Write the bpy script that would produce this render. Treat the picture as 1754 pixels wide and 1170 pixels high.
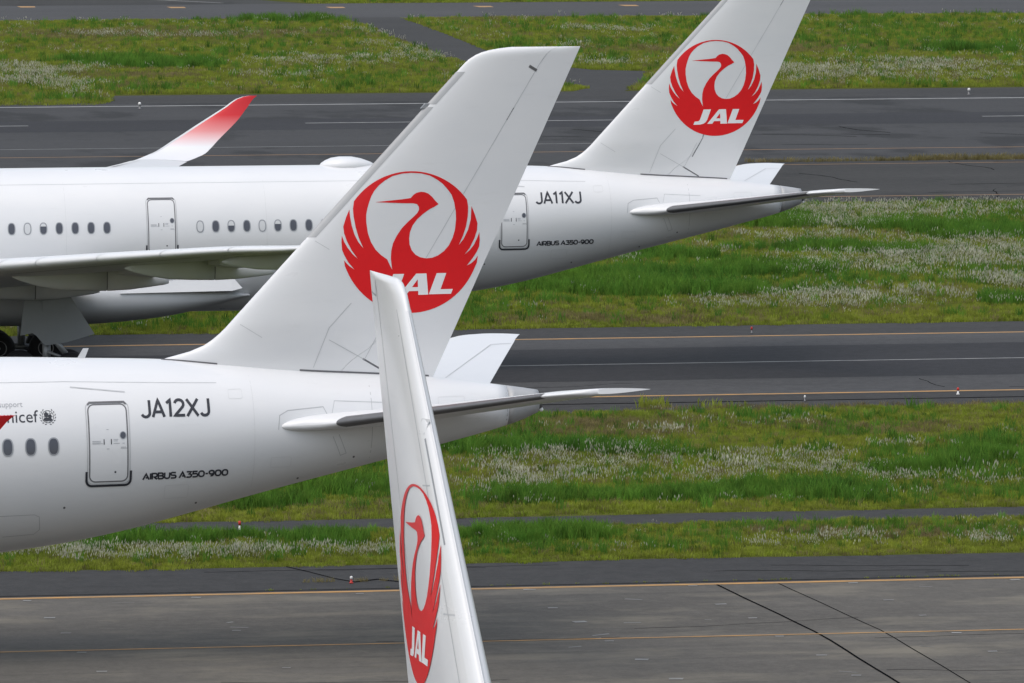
import bpy, bmesh, math, random
import numpy as np
from mathutils import Vector, Matrix
random.seed(7); rng = np.random.default_rng(11)
scene = bpy.context.scene
for o in list(bpy.data.objects): bpy.data.objects.remove(o)
C = scene.collection

# ------------------------------------------------------------------ camera
FPX, CAM_H, HORIZON = 11500.0, 25.0, -385.0
YAW, ROLL = math.radians(9.0), 0.002
PITCH = math.atan((585 - HORIZON) / FPX)
fw = Vector((math.sin(YAW)*math.cos(PITCH), math.cos(YAW)*math.cos(PITCH), -math.sin(PITCH)))
rt = Vector((math.cos(YAW), -math.sin(YAW), 0)); up = rt.cross(fw)
rt, up = math.cos(ROLL)*rt - math.sin(ROLL)*up, math.sin(ROLL)*rt + math.cos(ROLL)*up
cd = bpy.data.cameras.new('camera'); cam = bpy.data.objects.new('camera', cd); C.objects.link(cam)
cd.sensor_width = 36; cd.sensor_fit = 'HORIZONTAL'; cd.lens = FPX/1754*36
cd.clip_start = 1; cd.clip_end = 8000
m = Matrix((rt, up, -fw)).transposed().to_4x4(); m.translation = (0, 0, CAM_H); cam.matrix_world = m
scene.camera = cam

# ------------------------------------------------------------------ light
SUN_EL, SUN_AZ = math.radians(68), math.radians(235)     # azimuth from +Y clockwise
world = bpy.data.worlds.new('World'); scene.world = world; world.use_nodes = True
nt = world.node_tree; nt.nodes.clear()
sky = nt.nodes.new('ShaderNodeTexSky'); sky.sky_type = 'NISHITA'; sky.sun_disc = False
sky.sun_elevation = SUN_EL; sky.sun_rotation = SUN_AZ; sky.dust_density = 4; sky.air_density = 1.5; sky.altitude = 20
hs = nt.nodes.new('ShaderNodeHueSaturation'); hs.inputs['Saturation'].default_value = 0.66
bg = nt.nodes.new('ShaderNodeBackground'); bg.inputs['Strength'].default_value = 0.15
wo = nt.nodes.new('ShaderNodeOutputWorld')
nt.links.new(sky.outputs[0], hs.inputs['Color']); nt.links.new(hs.outputs[0], bg.inputs['Color']); nt.links.new(bg.outputs[0], wo.inputs['Surface'])
sd = bpy.data.lights.new('sun', 'SUN'); sd.energy = 0.6; sd.angle = math.radians(110); sd.color = (1, .985, .96)
sun = bpy.data.objects.new('sun', sd); C.objects.link(sun)
sv = Vector((math.sin(SUN_AZ)*math.cos(SUN_EL), math.cos(SUN_AZ)*math.cos(SUN_EL), math.sin(SUN_EL)))
sun.rotation_euler = (-sv).to_track_quat('-Z', 'Y').to_euler(); sun.location = (0, 0, 80)
cy = scene.cycles; cy.max_bounces = 5; cy.diffuse_bounces = 2; cy.glossy_bounces = 2; cy.transmission_bounces = 3
vs = scene.view_settings; vs.view_transform = 'Standard'; vs.look = 'None'; vs.gamma = 1; vs.exposure = 0.27
try: vs.use_curve_mapping = False
except Exception: pass

# ------------------------------------------------------------------ helpers
def prop(o, label=None, cat=None, group=None, kind=None):
    if label: o['label'] = label
    if cat: o['category'] = cat
    if group: o['group'] = group
    if kind: o['kind'] = kind
    return o
def link(name, mesh, mat=None, parent=None):
    o = bpy.data.objects.new(name, mesh); C.objects.link(o)
    if mat is not None and not mesh.materials: mesh.materials.append(mat)
    if parent: o.parent = parent
    return o
def mesh_from(verts, faces, smooth=False):
    me = bpy.data.meshes.new('m'); me.from_pydata([tuple(v) for v in verts], [], faces); me.update()
    if smooth: me.polygons.foreach_set('use_smooth', [True]*len(me.polygons))
    return me
def obj(name, verts, faces, mat, parent=None, smooth=False): return link(name, mesh_from(verts, faces, smooth), mat, parent)
def empty(name, loc, rz=0):
    e = bpy.data.objects.new(name, None); C.objects.link(e); e.location = loc; e.rotation_euler = (0, 0, rz); e.empty_display_size = .5
    return e
def box_vf(x0, x1, y0, y1, z0, z1):
    v = [(x0,y0,z0),(x1,y0,z0),(x1,y1,z0),(x0,y1,z0),(x0,y0,z1),(x1,y0,z1),(x1,y1,z1),(x0,y1,z1)]
    return v, [(0,3,2,1),(4,5,6,7),(0,1,5,4),(1,2,6,5),(2,3,7,6),(3,0,4,7)]
def lathe_vf(prof, axis='x', n=24, o=(0,0,0), sy=1, sz=1):
    """prof: list (t, r) revolved round an axis"""
    v, f = [], []
    for t, r in prof:
        for k in range(n):
            a = 2*math.pi*k/n; c, s = r*math.cos(a), r*math.sin(a)
            p = {'x': (t, c*sy, s*sz), 'y': (c, t, s), 'z': (c, s, t)}[axis]
            v.append((p[0]+o[0], p[1]+o[1], p[2]+o[2]))
    for i in range(len(prof)-1):
        for k in range(n):
            a, b = i*n+k, i*n+(k+1) % n
            f.append((a, b, b+n, a+n))
    f.append(tuple(range(n))[::-1]); f.append(tuple(range((len(prof)-1)*n, len(prof)*n)))
    return v, f
def tube_vf(p0, p1, r0, r1=None, n=12):
    r1 = r0 if r1 is None else r1
    p0, p1 = Vector(p0), Vector(p1); d = (p1-p0).normalized()
    a = d.orthogonal().normalized(); b = d.cross(a); v = []
    for p, r in ((p0, r0), (p1, r1)):
        for k in range(n):
            t = 2*math.pi*k/n; v.append(tuple(p + a*r*math.cos(t) + b*r*math.sin(t)))
    f = [(k, (k+1) % n, n+(k+1) % n, n+k) for k in range(n)] + [tuple(range(n))[::-1], tuple(range(n, 2*n))]
    return v, f
def merge(*vfs):
    V, Fs = [], []
    for v, f in vfs:
        b = len(V); V += list(v); Fs += [tuple(i+b for i in q) for q in f]
    return V, Fs
def pchip(xs, ys):
    xs, ys = np.array(xs, float), np.array(ys, float); h = np.diff(xs); d = np.diff(ys)/h; m = np.zeros(len(xs))
    m[0], m[-1] = d[0], d[-1]
    for i in range(1, len(xs)-1):
        if d[i-1]*d[i] > 0:
            w1, w2 = 2*h[i]+h[i-1], h[i]+2*h[i-1]; m[i] = (w1+w2)/(w1/d[i-1]+w2/d[i])
    def f(x):
        x = np.clip(x, xs[0], xs[-1]); i = np.clip(np.searchsorted(xs, x)-1, 0, len(h)-1); t = (x-xs[i])/h[i]
        return ((1+2*t)*(1-t)**2*ys[i] + t*(1-t)**2*h[i]*m[i] + t*t*(3-2*t)*ys[i+1] + t*t*(t-1)*h[i]*m[i+1])
    return f

# ------------------------------------------------------------------ materials
class NT:
    def __init__(s, name):
        s.m = bpy.data.materials.new(name); s.m.use_nodes = True; s.t = s.m.node_tree; s.b = s.t.nodes['Principled BSDF']
    def n(s, t, **kw):
        q = s.t.nodes.new(t)
        for k, v in kw.items():
            if k in q.inputs: q.inputs[k].default_value = v
            else: setattr(q, k, v)
        return q
    def l(s, a, b): s.t.links.new(a, b)
    def pos(s, sc=(1,1,1), world=True):
        mp = s.n('ShaderNodeMapping'); mp.inputs['Scale'].default_value = sc
        if world: s.l(s.n('ShaderNodeNewGeometry').outputs['Position'], mp.inputs['Vector'])
        else: s.l(s.n('ShaderNodeTexCoord').outputs['Object'], mp.inputs['Vector'])
        return mp.outputs[0]
    def noise(s, vec, scale=1, detail=4, rough=.55):
        q = s.n('ShaderNodeTexNoise'); q.inputs['Scale'].default_value = scale; q.inputs['Detail'].default_value = detail; q.inputs['Roughness'].default_value = rough
        s.l(vec, q.inputs['Vector']); return q.outputs[0]
    def ramp(s, fac, stops):
        q = s.n('ShaderNodeValToRGB'); e = q.color_ramp.elements
        while len(e) < len(stops): e.new(.5)
        for i, (p, c) in enumerate(stops):
            e[i].position = p; e[i].color = (c, c, c, 1) if not hasattr(c, '__len__') else (*c, 1)
        s.l(fac, q.inputs[0]); return q.outputs[0]
    def mix(s, a, b, fac, mode='MIX'):
        q = s.n('ShaderNodeMix', data_type='RGBA', blend_type=mode)
        for sock, v in ((q.inputs[6], a), (q.inputs[7], b), (q.inputs[0], fac)):
            if hasattr(v, 'node'): s.l(v, sock)
            else: sock.default_value = v if not (hasattr(v, '__len__') and len(v) == 3) else (*v, 1)
        return q.outputs[2]
    def col(s, c):
        if hasattr(c, 'node'): s.l(c, s.b.inputs['Base Color'])
        else: s.b.inputs['Base Color'].default_value = (*c, 1)
    def bump(s, h, strength=.3, dist=.02):
        q = s.n('ShaderNodeBump'); q.inputs['Strength'].default_value = strength; q.inputs['Distance'].default_value = dist
        s.l(h, q.inputs['Height']); s.l(q.outputs[0], s.b.inputs['Normal'])
    def set(s, **kw):
        for k, v in kw.items(): s.b.inputs[k.replace('_', ' ')].default_value = v
        return s
def plain(name, c, rough=.5, metal=0, var=.12, scale=4):
    q = NT(name); q.set(Roughness=rough, Metallic=metal)
    n = q.noise(q.pos(world=False), scale, 5)
    q.col(q.mix(tuple(x*(1-var) for x in c), tuple(min(1, x*(1+var)) for x in c), n)); return q.m
def paint_white(name, base=.735):
    q = NT(name); q.set(Roughness=.32); q.b.inputs['Coat Weight'].default_value = .25; q.b.inputs['Coat Roughness'].default_value = .12
    big = q.noise(q.pos((.35, .35, .9), False), 1.0, 5)
    streak = q.noise(q.pos((.5, 3, 3.5), False), 1.6, 6, .65)
    c = q.mix((base*.95, base*.96, base*.975), (base, base*1.003, base*1.01), q.ramp(big, [(.3, 0.), (.7, 1.)]))
    c = q.mix(c, (base*.74, base*.73, base*.71), q.ramp(streak, [(.60, 0.), (.80, .20)]))
    q.col(c); q.l(q.ramp(big, [(.3, .38), (.7, .27)]), q.b.inputs['Roughness'])
    q.bump(q.noise(q.pos((.8, .8, .8), False), 1.2, 2), .12, .02); return q.m
M = {}
M['white'] = paint_white('white_paint')
M['red'] = plain('red_paint', (.70, .012, .016), .35, 0, .06); M['red'].node_tree.nodes['Principled BSDF'].inputs['Specular IOR Level'].default_value = .3
M['letter_white'] = plain('white_lettering', (.80, .80, .80), .4, 0, .03)
M['navy'] = plain('dark_lettering', (.022, .024, .034), .5, 0, .1)
M['seam'] = plain('panel_seam', (.48, .49, .50), .6, 0, .2, 2)
M['joint'] = plain('skin_joint_paint', (.63, .635, .64), .45, 0, .08)
M['seam_dark'] = plain('dark_seam', (.13, .13, .14), .6, 0, .2, 2)
M['metal'] = plain('bare_metal_edge', (.50, .51, .52), .38, .55, .1)
M['metal_dark'] = plain('dark_metal_edge', (.16, .16, .165), .42, .5, .15)
M['grey_paint'] = plain('grey_composite_paint', (.33, .345, .36), .45, 0, .08, 1.5)
M['light_grey'] = plain('light_grey_paint', (.60, .61, .62), .4, 0, .05, 1.5)
M['strip'] = plain('grey_erosion_strip', (.40, .405, .41), .4, .1, .08)
M['glass'] = plain('cabin_window_glass', (.075, .08, .10), .12, 0, .2, 3)
M['ring'] = plain('window_surround', (.33, .34, .36), .4, .3, .1)
M['shade'] = plain('window_shade', (.62, .63, .64), .5, 0, .05)
M['rubber'] = plain('tyre_rubber', (.018, .018, .02), .8, 0, .2)
M['rim'] = plain('wheel_rim', (.30, .30, .31), .4, .6, .15)
M['strut'] = plain('gear_strut', (.35, .36, .37), .4, .3, .15)
M['light_red'] = plain('red_plastic', (.55, .03, .02), .5, 0, .1)
M['light_white'] = plain('white_plastic', (.75, .75, .73), .5, 0, .1)
def winglet_mat():
    q = NT('winglet_red_fade_paint'); q.set(Roughness=.32)
    sx = q.n('ShaderNodeSeparateXYZ'); q.l(q.pos(world=False), sx.inputs[0])
    mr = q.n('ShaderNodeMapRange'); mr.inputs['From Min'].default_value = 7.65; mr.inputs['From Max'].default_value = 9.05; q.l(sx.outputs[2], mr.inputs[0])
    q.col(q.ramp(mr.outputs[0], [(0, (.76,.76,.77)), (.5, (.70,.25,.25)), (1, (.66,.014,.020))])); return q.m
M['winglet'] = winglet_mat()

def pavement(name, base, tint=(1,1,1), patch=.22, streak=.2, speck=.25, blot=0., stain=None):
    q = NT(name); q.set(Roughness=.85); q.b.inputs['Specular IOR Level'].default_value = .25
    A = lambda k: tuple(base*k*t for t in tint)
    big = q.noise(q.pos((.035, .09, 1)), 1, 6, .6)
    c = q.mix(A(1-patch), A(1+patch), q.ramp(big, [(.3, 0.), (.7, 1.)]))
    st = q.noise(q.pos((.05, 1.3, 1)), 1, 6, .6)
    c = q.mix(c, A(1-1.6*streak), q.ramp(st, [(.52, 0.), (.74, .8)]))
    st2 = q.noise(q.pos((.09, .8, 1)), 1.3, 6, .7)
    c = q.mix(c, A(1+1.6*streak), q.ramp(st2, [(.56, 0.), (.76, .7)]))
    fine = q.noise(q.pos(), 5, 5, .8)
    c = q.mix(c, A(1+2*speck), q.ramp(fine, [(.45, 0.), (.8, .7)]))
    fine2 = q.noise(q.pos((1.3, 1, 1)), 7, 4, .8)
    c = q.mix(c, A(1-1.6*speck), q.ramp(fine2, [(.48, 0.), (.8, .7)]))
    gr = q.noise(q.pos((1.6, 1.3, 1)), 1, 5, .8)
    c = q.mix(c, A(1+1.3*speck), q.ramp(gr, [(.50, 0.), (.70, .7)])); c = q.mix(c, A(1-1.3*speck), q.ramp(gr, [(.30, .7), (.50, 0.)]))
    if blot:
        bl = q.noise(q.pos((.09, .045, 1)), 1.2, 7, .65)
        c = q.mix(c, A(.40), q.ramp(bl, [(.52, 0.), (.60, blot)]))
    if stain:
        s1 = q.noise(q.pos((.16, .35, 1)), 1, 6, .65)
        c = q.mix(c, stain, q.ramp(s1, [(.50, 0.), (.70, .65)]))
    q.col(c); q.bump(fine, .35, .03); return q.m
M['concrete'] = pavement('apron_concrete', .090, (1.08, 1, .88), .26, .26, .2, .12, (.20, .18, .14))
M['asphalt'] = pavement('taxiway_asphalt', .056, (1, 1, 1.03))
M['asphalt_dark'] = pavement('rubber_darkened_asphalt', .026, (1, 1, 1.12), .22, .2, .3)
M['asphalt_old'] = pavement('old_shoulder_asphalt', .036, (1, .98, .97), .25, .2, .3)
M['runway'] = pavement('runway_asphalt', .042, (1, 1, 1.03), .2, .2, .2, .75)
M['apron_old'] = pavement('weathered_asphalt', .034, (1.03, 1, .95), .3, .25, .3, .5)
M['path'] = pavement('service_path_asphalt', .036, (1, .99, .98), .2, .15, .3)
def line_mat(name, c, worn):
    q = NT(name); q.set(Roughness=.7)
    n = q.noise(q.pos((.5, 2, 1)), 1.5, 8, .75)
    q.col(q.mix(c, worn, q.ramp(n, [(.42, 0.), (.68, .9)]))); return q.m
M['yellow'] = line_mat('worn_yellow_line_paint', (.46, .24, .06), (.17, .135, .09))
M['white_line'] = line_mat('worn_white_line_paint', (.33, .33, .32), (.10, .10, .10))
M['mark'] = line_mat('faint_paint_mark', (.22, .22, .21), (.11, .11, .105))
M['yellow_faint'] = line_mat('faded_yellow_line_paint', (.28, .15, .06), (.08, .07, .06))
M['crack'] = plain('tar_joint', (.008, .008, .009), 1, 0, .3); M['crack'].node_tree.nodes['Principled BSDF'].inputs['Specular IOR Level'].default_value = 0
def ground_mat():
    q = NT('grass_soil'); q.set(Roughness=1.0); q.b.inputs['Specular IOR Level'].default_value = 0
    n1 = q.noise(q.pos((.12, .12, 1)), 1, 6, .6); n2 = q.noise(q.pos(), 2.5, 5, .75)
    c = q.mix((.060, .075, .016), (.090, .100, .024), q.ramp(n1, [(.35, 0.), (.65, 1.)]))
    c = q.mix(c, (.075, .062, .030), q.ramp(n2, [(.5, 0.), (.75, .7)]))
    q.col(c); q.bump(n2, .8, .1); return q.m
M['ground'] = ground_mat()
def grass_mat(name, c1, c2, c3):
    q = NT(name); q.set(Roughness=.75); q.b.inputs['Specular IOR Level'].default_value = .2
    n1 = q.noise(q.pos((.16, .10, 0)), 1, 5, .6); n2 = q.noise(q.pos((1, 1, .3)), 2.2, 4, .7)
    c = q.mix(c1, c2, q.ramp(n1, [(.36, 0.), (.64, 1.)]))
    c = q.mix(c, c3, q.ramp(n2, [(.42, 0.), (.74, .85)]))
    oi = q.n('ShaderNodeObjectInfo'); c = q.mix(c, q.ramp(oi.outputs['Random'], [(0, .55), (.35, .97), (.8, 1.), (1, 1.35)]), 1.0, 'MULTIPLY'); n3 = q.noise(q.pos((1, .6, 0)), 1.1, 3, .6); c = q.mix(c, q.ramp(n3, [(.3, .74), (.6, 1.08)]), 1.0, 'MULTIPLY'); q.col(c)
    tr = q.n('ShaderNodeBsdfTranslucent'); q.l(c, tr.inputs[0]); ms = q.n('ShaderNodeMixShader'); ms.inputs[0].default_value = .48
    q.l(q.b.outputs[0], ms.inputs[1]); q.l(tr.outputs[0], ms.inputs[2]); q.l(ms.outputs[0], q.t.nodes['Material Output'].inputs[0])
    return q.m
M['g_short'] = grass_mat('short_grass_blades', (.228, .305, .026), (.305, .345, .038), (.345, .345, .095))
M['g_lush'] = grass_mat('lush_grass_blades', (.078, .215, .028), (.125, .260, .030), (.18, .29, .040))
M['g_dry'] = grass_mat('dry_grass_blades', (.25, .215, .09), (.30, .24, .12), (.19, .17, .055))
M['g_stem'] = grass_mat('seed_grass_stems', (.10, .14, .026), (.13, .16, .036), (.16, .165, .06))
M['g_head'] = grass_mat('pale_seed_heads', (.62, .60, .50), (.70, .68, .58), (.54, .53, .38))
# ------------------------------------------------------------------ ground and pavements
def sheet(name, x0, x1, y0, y1, z, mat, parent=None, kind='structure'):
    o = obj(name, [(x0,y0,z),(x1,y0,z),(x1,y1,z),(x0,y1,z)], [(0,1,2,3)], mat, parent)
    if kind and not parent: o['kind'] = kind
    return o
def poly_sheet(name, pts, z, mat, parent=None):
    o = obj(name, [(x, y, z) for x, y in pts], [tuple(range(len(pts)))], mat, parent)
    if not parent: o['kind'] = 'structure'
    return o
def wavy(x0, x1, yb, amp, seed, step=1.5, side=1):
    """ragged edge line of a pavement where grass creeps over it"""
    r = random.Random(seed); n = int((x1-x0)/step); ph = [r.uniform(0, 6.28) for _ in range(4)]
    return [(x0+(x1-x0)*i/n, yb + amp*(math.sin(i*.11+ph[0])+.6*math.sin(i*.37+ph[1])+.4*math.sin(i*.9+ph[2]))/2) for i in range(n+1)]
XA, XB = -250, 420
sheet('ground', -3500, 4000, -600, 6500, 0, M['ground'])
apron = sheet('apron_pavement', XA, XB, 60, 203.45, .012, M['concrete'])
sh1 = poly_sheet('pavement_shoulder', [(XA, 203.45), (XB, 203.45)] + wavy(XA, XB, 209.9, .45, 1)[::-1], .010, M['asphalt_old'])
path1 = poly_sheet('service_path', wavy(XA, XB, 219.8, .3, 2) + wavy(XA, XB, 223.1, .35, 3)[::-1], .010, M['path'])
sh2 = poly_sheet('pavement_shoulder', wavy(XA, XB, 259.1, .5, 4) + [(XB, 299.4), (XA, 299.4)], .008, M['asphalt_old'])
taxi = sheet('taxiway', XA, XB, 265.3, 294.0, .014, M['asphalt'])
sheet('tyre_lane', XA, XB, 272.7, 288.2, .018, M['asphalt_dark'], taxi)
old = sheet('weathered_pavement', XA, XB, 384.3, 426.6, .010, M['apron_old'])
rwy = sheet('runway', XA, XB, 426.6, 523.5, .014, M['runway'])
sheet('tyre_lane', XA, XB, 471.5, 486.5, .018, M['asphalt_dark'], rwy)
sheet('runway_shoulder', XA, XB, 511.5, 524.5, .018, M['asphalt_old'], rwy)
far_taxi = sheet('far_taxiway', XA, 520, 686.5, 733, .012, M['asphalt'])
far_apron = poly_sheet('far_taxiway_branch', [(-250, 733), (93.5, 733), (86, 760), (80, 900), (-250, 900)], .012, M['apron_old'])
conn = poly_sheet('connecting_road', [(87.9,524.2),(92.0,524.2),(94.2,531),(97.5,545),(100.5,559.5),(96.2,563),(93.3,575),(93.6,607),(95.9,650),(97.5,690),(90.5,690),(90.9,665),(88.9,633),(87.5,582),(86.6,562),(86.8,548),(90.5,531)], .016, M['path'])
# markings
def stripe(parent, name, y, w, mat, x0=XA, x1=XB, z=.021, dy=0):
    return obj(name, [(x0,y-w/2,z),(x1,y-w/2+dy,z),(x1,y+w/2+dy,z),(x0,y+w/2,z)], [(0,1,2,3)], mat, parent)
stripe(apron, 'edge_line', 203.15, .36, M['yellow'])
stripe(apron, 'edge_line', 203.78, .07, M['crack'], z=.020)
stripe(apron, 'centre_line', 190.7, .16, M['yellow'])
stripe(taxi, 'edge_line', 265.75, .40, M['yellow']); stripe(taxi, 'edge_line', 293.5, .40, M['yellow'])
stripe(taxi, 'centre_line', 280.4, .24, M['white_line'], z=.022)
stripe(sh2, 'tar_seam', 262.8, .22, M['crack'], z=.0165)
stripe(rwy, 'edge_line', 440.3, .45, M['yellow_faint'], z=.022); stripe(rwy, 'edge_line', 507.5, .9, M['white_line'], z=.024)
for k in range(-6, 9): stripe(rwy, 'centre_line', 480.3, .55, M['white_line'], 61+50*k, 91+50*k, .026)
stripe(old, 'edge_line', 390.3, .5, M['yellow_faint']); stripe(old, 'edge_line', 423.0, .4, M['yellow_faint']); stripe(rwy, 'seam', 450, .25, M['white_line'], XA, 84, z=.022)
for x, y in ((62.2,729.5),(78.0,724.2),(94.9,720.5),(111,720),(127,720),(143,720)):
    obj('taxiway_dash', [(x-.8,y-2,.02),(x+.8,y-2,.02),(x+1.0,y+1.5,.02),(x-.9,y+2,.02)], [(0,1,2,3)], M['yellow'], far_taxi)
obj('lead_line', [(84.2,737,.03),(84.7,737,.03),(77.5,752,.03),(76.8,752,.03)], [(0,1,2,3)], M['white_line'], far_apron)
# slab joints and small worn paint marks on the concrete
for x, w in ((39.15, .085), (41.1, .045)):
    pts = [(x - .62 + min(.75, .12*i) + .012*math.sin(i*1.7+x), 203.3-2*i) for i in range(30)]
    v = [(a-w/2, b, .0175) for a, b in pts] + [(a+w/2, b, .0175) for a, b in pts]; n = len(pts)
    obj('slab_joint', v, [(i, i+1, n+i+1, n+i) for i in range(n-1)], M['crack'], apron)
dm2 = mesh_from([(-.17,-.12,0),(.15,-.13,0),(.18,.12,0),(-.16,.13,0)], [(0,1,2,3)]); dm = mesh_from([(-.17,-.12,0),(.15,-.13,0),(.18,.12,0),(-.16,.13,0)], [(0,1,2,3)])
for i in range(-3, 12):
    for j, y in enumerate((202.6, 198.2, 194.5, 190.2, 185.9, 181.7)):
        if random.random() < .18: continue
        o = link('paint_mark', dm, M['mark'], apron); s = random.uniform(.7, 1.25)
        o.location = (17.2+5.12*i+.15*j+random.uniform(-.12,.12), y+random.uniform(-.15,.15), .0235); o.scale = (s, s*random.uniform(.7, 1.2), 1); o.rotation_euler = (0, 0, random.uniform(-.25,.25))
for k in range(16):
    o = link('scuff_mark', dm2, M['mark'], apron); o.location = (random.uniform(12, 52), random.uniform(181, 202), .019+.0001*k)
    o.scale = (random.uniform(.5, 2.2), random.uniform(.2, .6), 1); o.rotation_euler = (0, 0, random.uniform(-.8,.8))
# sealed cracks wandering over the asphalt
rc = random.Random(5)
for par, y0, y1, x0, x1, nn, z in ((old, 386, 425, 78, 108, 9, .0165), (rwy, 445, 470, 45, 115, 8, .0215), (sh1, 204.5, 209, 18, 52, 5, .0145), (taxi, 266.5, 271.5, 30, 66, 4, .0185), (apron, 182, 202, 14, 52, 6, .0165)):
    for k in range(nn):
        x, y = rc.uniform(x0, x1), rc.uniform(y0, y1); a = rc.choice((0, 0, 1.57)) + rc.uniform(-.15, .15); pts = [(x, y)]
        for i in range(rc.randint(6, 14)):
            a += rc.uniform(-.25, .25); x += .9*math.cos(a); y = min(y1, max(y0, y+.9*math.sin(a))); pts.append((x, y))
        wd = .025*(y0/200)**1.5; n = len(pts)
        obj('sealed_crack', [(a_-wd*.7, b_-wd, z) for a_, b_ in pts]+[(a_+wd*.7, b_+wd, z) for a_, b_ in pts], [(i, i+1, n+i+1, n+i) for i in range(n-1)], M['crack'], par)
# crack with weeds in the shoulder
cv = [(26.0,210.0),(26.5,208.6),(27.1,206.6),(27.6,205.6),(28.4,206.2),(29.3,205.0),(30.4,204.5)]
obj('pavement_crack', [(x, y-.12, .0165) for x, y in cv]+[(x, y+.12, .0165) for x, y in cv], [(i, i+1, len(cv)+i+1, len(cv)+i) for i in range(len(cv)-1)], M['crack'], sh1)

# ------------------------------------------------------------------ grass
SEED=[(75.9,377.8,2.3,5.1),(79.3,373.0,5.9,6.0),(87.0,373.6,2.9,7.0),(74.6,366.3,1.9,3.8),(80.2,364.7,5.1,3.3),(71.7,353.4,2.8,4.5),(77.6,346.9,4.6,5.2),(80.5,343.2,2.4,5.1),(73.9,335.8,6.5,7.3),(69.6,331.3,3.5,4.7),(75.4,321.5,1.7,4.1),(72.2,325.6,1.7,2.7),(60.9,310.1,5.4,3.1),(67.1,312.5,4.9,4.9),(71.0,311.1,2.7,4.9),(64.4,347.1,1.8,3.4),(55.4,333.9,1.7,3.2),(64.8,356.1,2.5,1.8),(58.4,337.5,1.8,3.2),(40.4,238.8,5.0,4.9),(37.0,237.3,1.2,4.0),(36.8,232.3,2.0,2.3),(42.7,233.3,2.4,2.5),(45.7,236.8,1.7,2.8),(48.4,235.3,2.1,2.0),(51.1,231.2,2.2,1.2),(53.6,229.9,1.2,1.0),(45.3,250.0,0.7,1.1),(48.1,239.5,2.5,2.1),(52.8,243.0,1.3,0.8),(19.5,214.1,5.2,1.5),(24.8,214.0,3.7,1.5),(28.6,214.0,2.0,1.3),(42.5,212.6,1.3,0.6),(44.4,213.1,2.1,0.7),(49.2,212.7,1.1,0.7),(65.9,639.2,7.1,5.7),(49.0,566.8,5.3,7.8),(47.6,545.1,4.4,9.3),(49.2,526.5,1.3,6.8),(75.1,576.6,8.4,5.8),(80.4,585.2,7.6,4.8),(86.8,608.3,2.6,9.1),(67.5,551.8,2.8,4.3),(73.9,556.0,2.9,4.3),(88.6,640.3,1.4,14.4),(85.7,589.1,3.0,8.5),(93.2,541.2,1.9,7.2),(115.0,547.6,11.9,14.9),(125.5,561.4,8.3,9.0),(123.0,537.2,4.7,6.2),(112.3,645.8,4.5,5.9),(99.8,573.9,3.0,7.0),(102.5,605.0,3.1,5.2)]
LUSH=[(72.8,367.1,2.4,6.2),(80.9,361.6,5.1,3.3),(80.8,354.0,3.4,3.1),(72.6,345.6,4.8,2.6),(61.2,343.3,3.3,3.8),(55.4,327.1,5.7,6.1),(64.3,330.2,3.7,3.5),(59.9,319.4,5.6,3.6),(72.1,309.8,1.1,2.8),(55.8,238.6,1.5,2.9),(51.8,235.1,1.7,2.0),(38.1,244.6,2.1,1.5),(41.0,242.3,4.2,1.3),(38.7,228.7,5.0,2.2),(44.8,228.0,4.4,1.7),(27.3,226.9,2.0,1.6),(30.7,231.4,1.6,2.7),(35.5,217.6,2.1,1.4),(23.3,217.6,3.8,1.2),(28.8,217.0,1.5,1.5),(59.0,584.7,6.0,8.4),(63.0,581.5,3.5,8.3),(80.6,682.9,2.3,4.9),(85.5,683.6,1.8,4.9),(134.8,595.6,4.7,6.3),(142.9,686.6,1.8,3.3)]
DRY=[(56.6,558.5,4.8,3.3),(55.9,542.4,4.2,4.1),(125.1,571.1,6.0,4.6),(65.8,320.2,3.1,1.8),(42.8,252.8,4.0,1.8),(53.8,250.8,4.8,2.3),(46.6,217.0,5.0,1.7),(50.9,216.8,1.5,1.4),(69.6,647.3,16.6,14.6),(118.2,601.8,15.6,10.3),(51.4,303.2,5.3,2.0)]

STRONG = [SEED[i] for i in (1, 7, 8, 10, 30, 31, 32, 37, 38, 39, 46, 47)]
def vnoise(x, y, s, seed):
    r = np.random.default_rng(seed); T = r.random((256, 256)); x, y = x/s, y/s
    xi, yi = np.floor(x).astype(int), np.floor(y).astype(int); fx, fy = x-xi, y-yi; fx, fy = fx*fx*(3-2*fx), fy*fy*(3-2*fy)
    g = lambda a, b: T[a % 256, b % 256]
    return (g(xi,yi)*(1-fx)+g(xi+1,yi)*fx)*(1-fy)+(g(xi,yi+1)*(1-fx)+g(xi+1,yi+1)*fx)*fy
def field(x, y, blobs, seed):
    a = np.zeros_like(x)
    wx = x + 3.0*(vnoise(x, y, 4, seed)-.5)*(y/300) + 1.2*(vnoise(x, y, 1.3, seed+1)-.5); wy = y + 5*(vnoise(x, y, 5, seed+2)-.5)*(y/300) + 1.5*(vnoise(x, y, 1.5, seed+3)-.5)
    for bx, by, rx, ry in blobs:
        d = ((wx-bx)/rx)**2 + ((wy-by)/ry)**2
        a = np.maximum(a, np.clip((1.7-d)/1.5, 0, 1))
    return a
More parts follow.
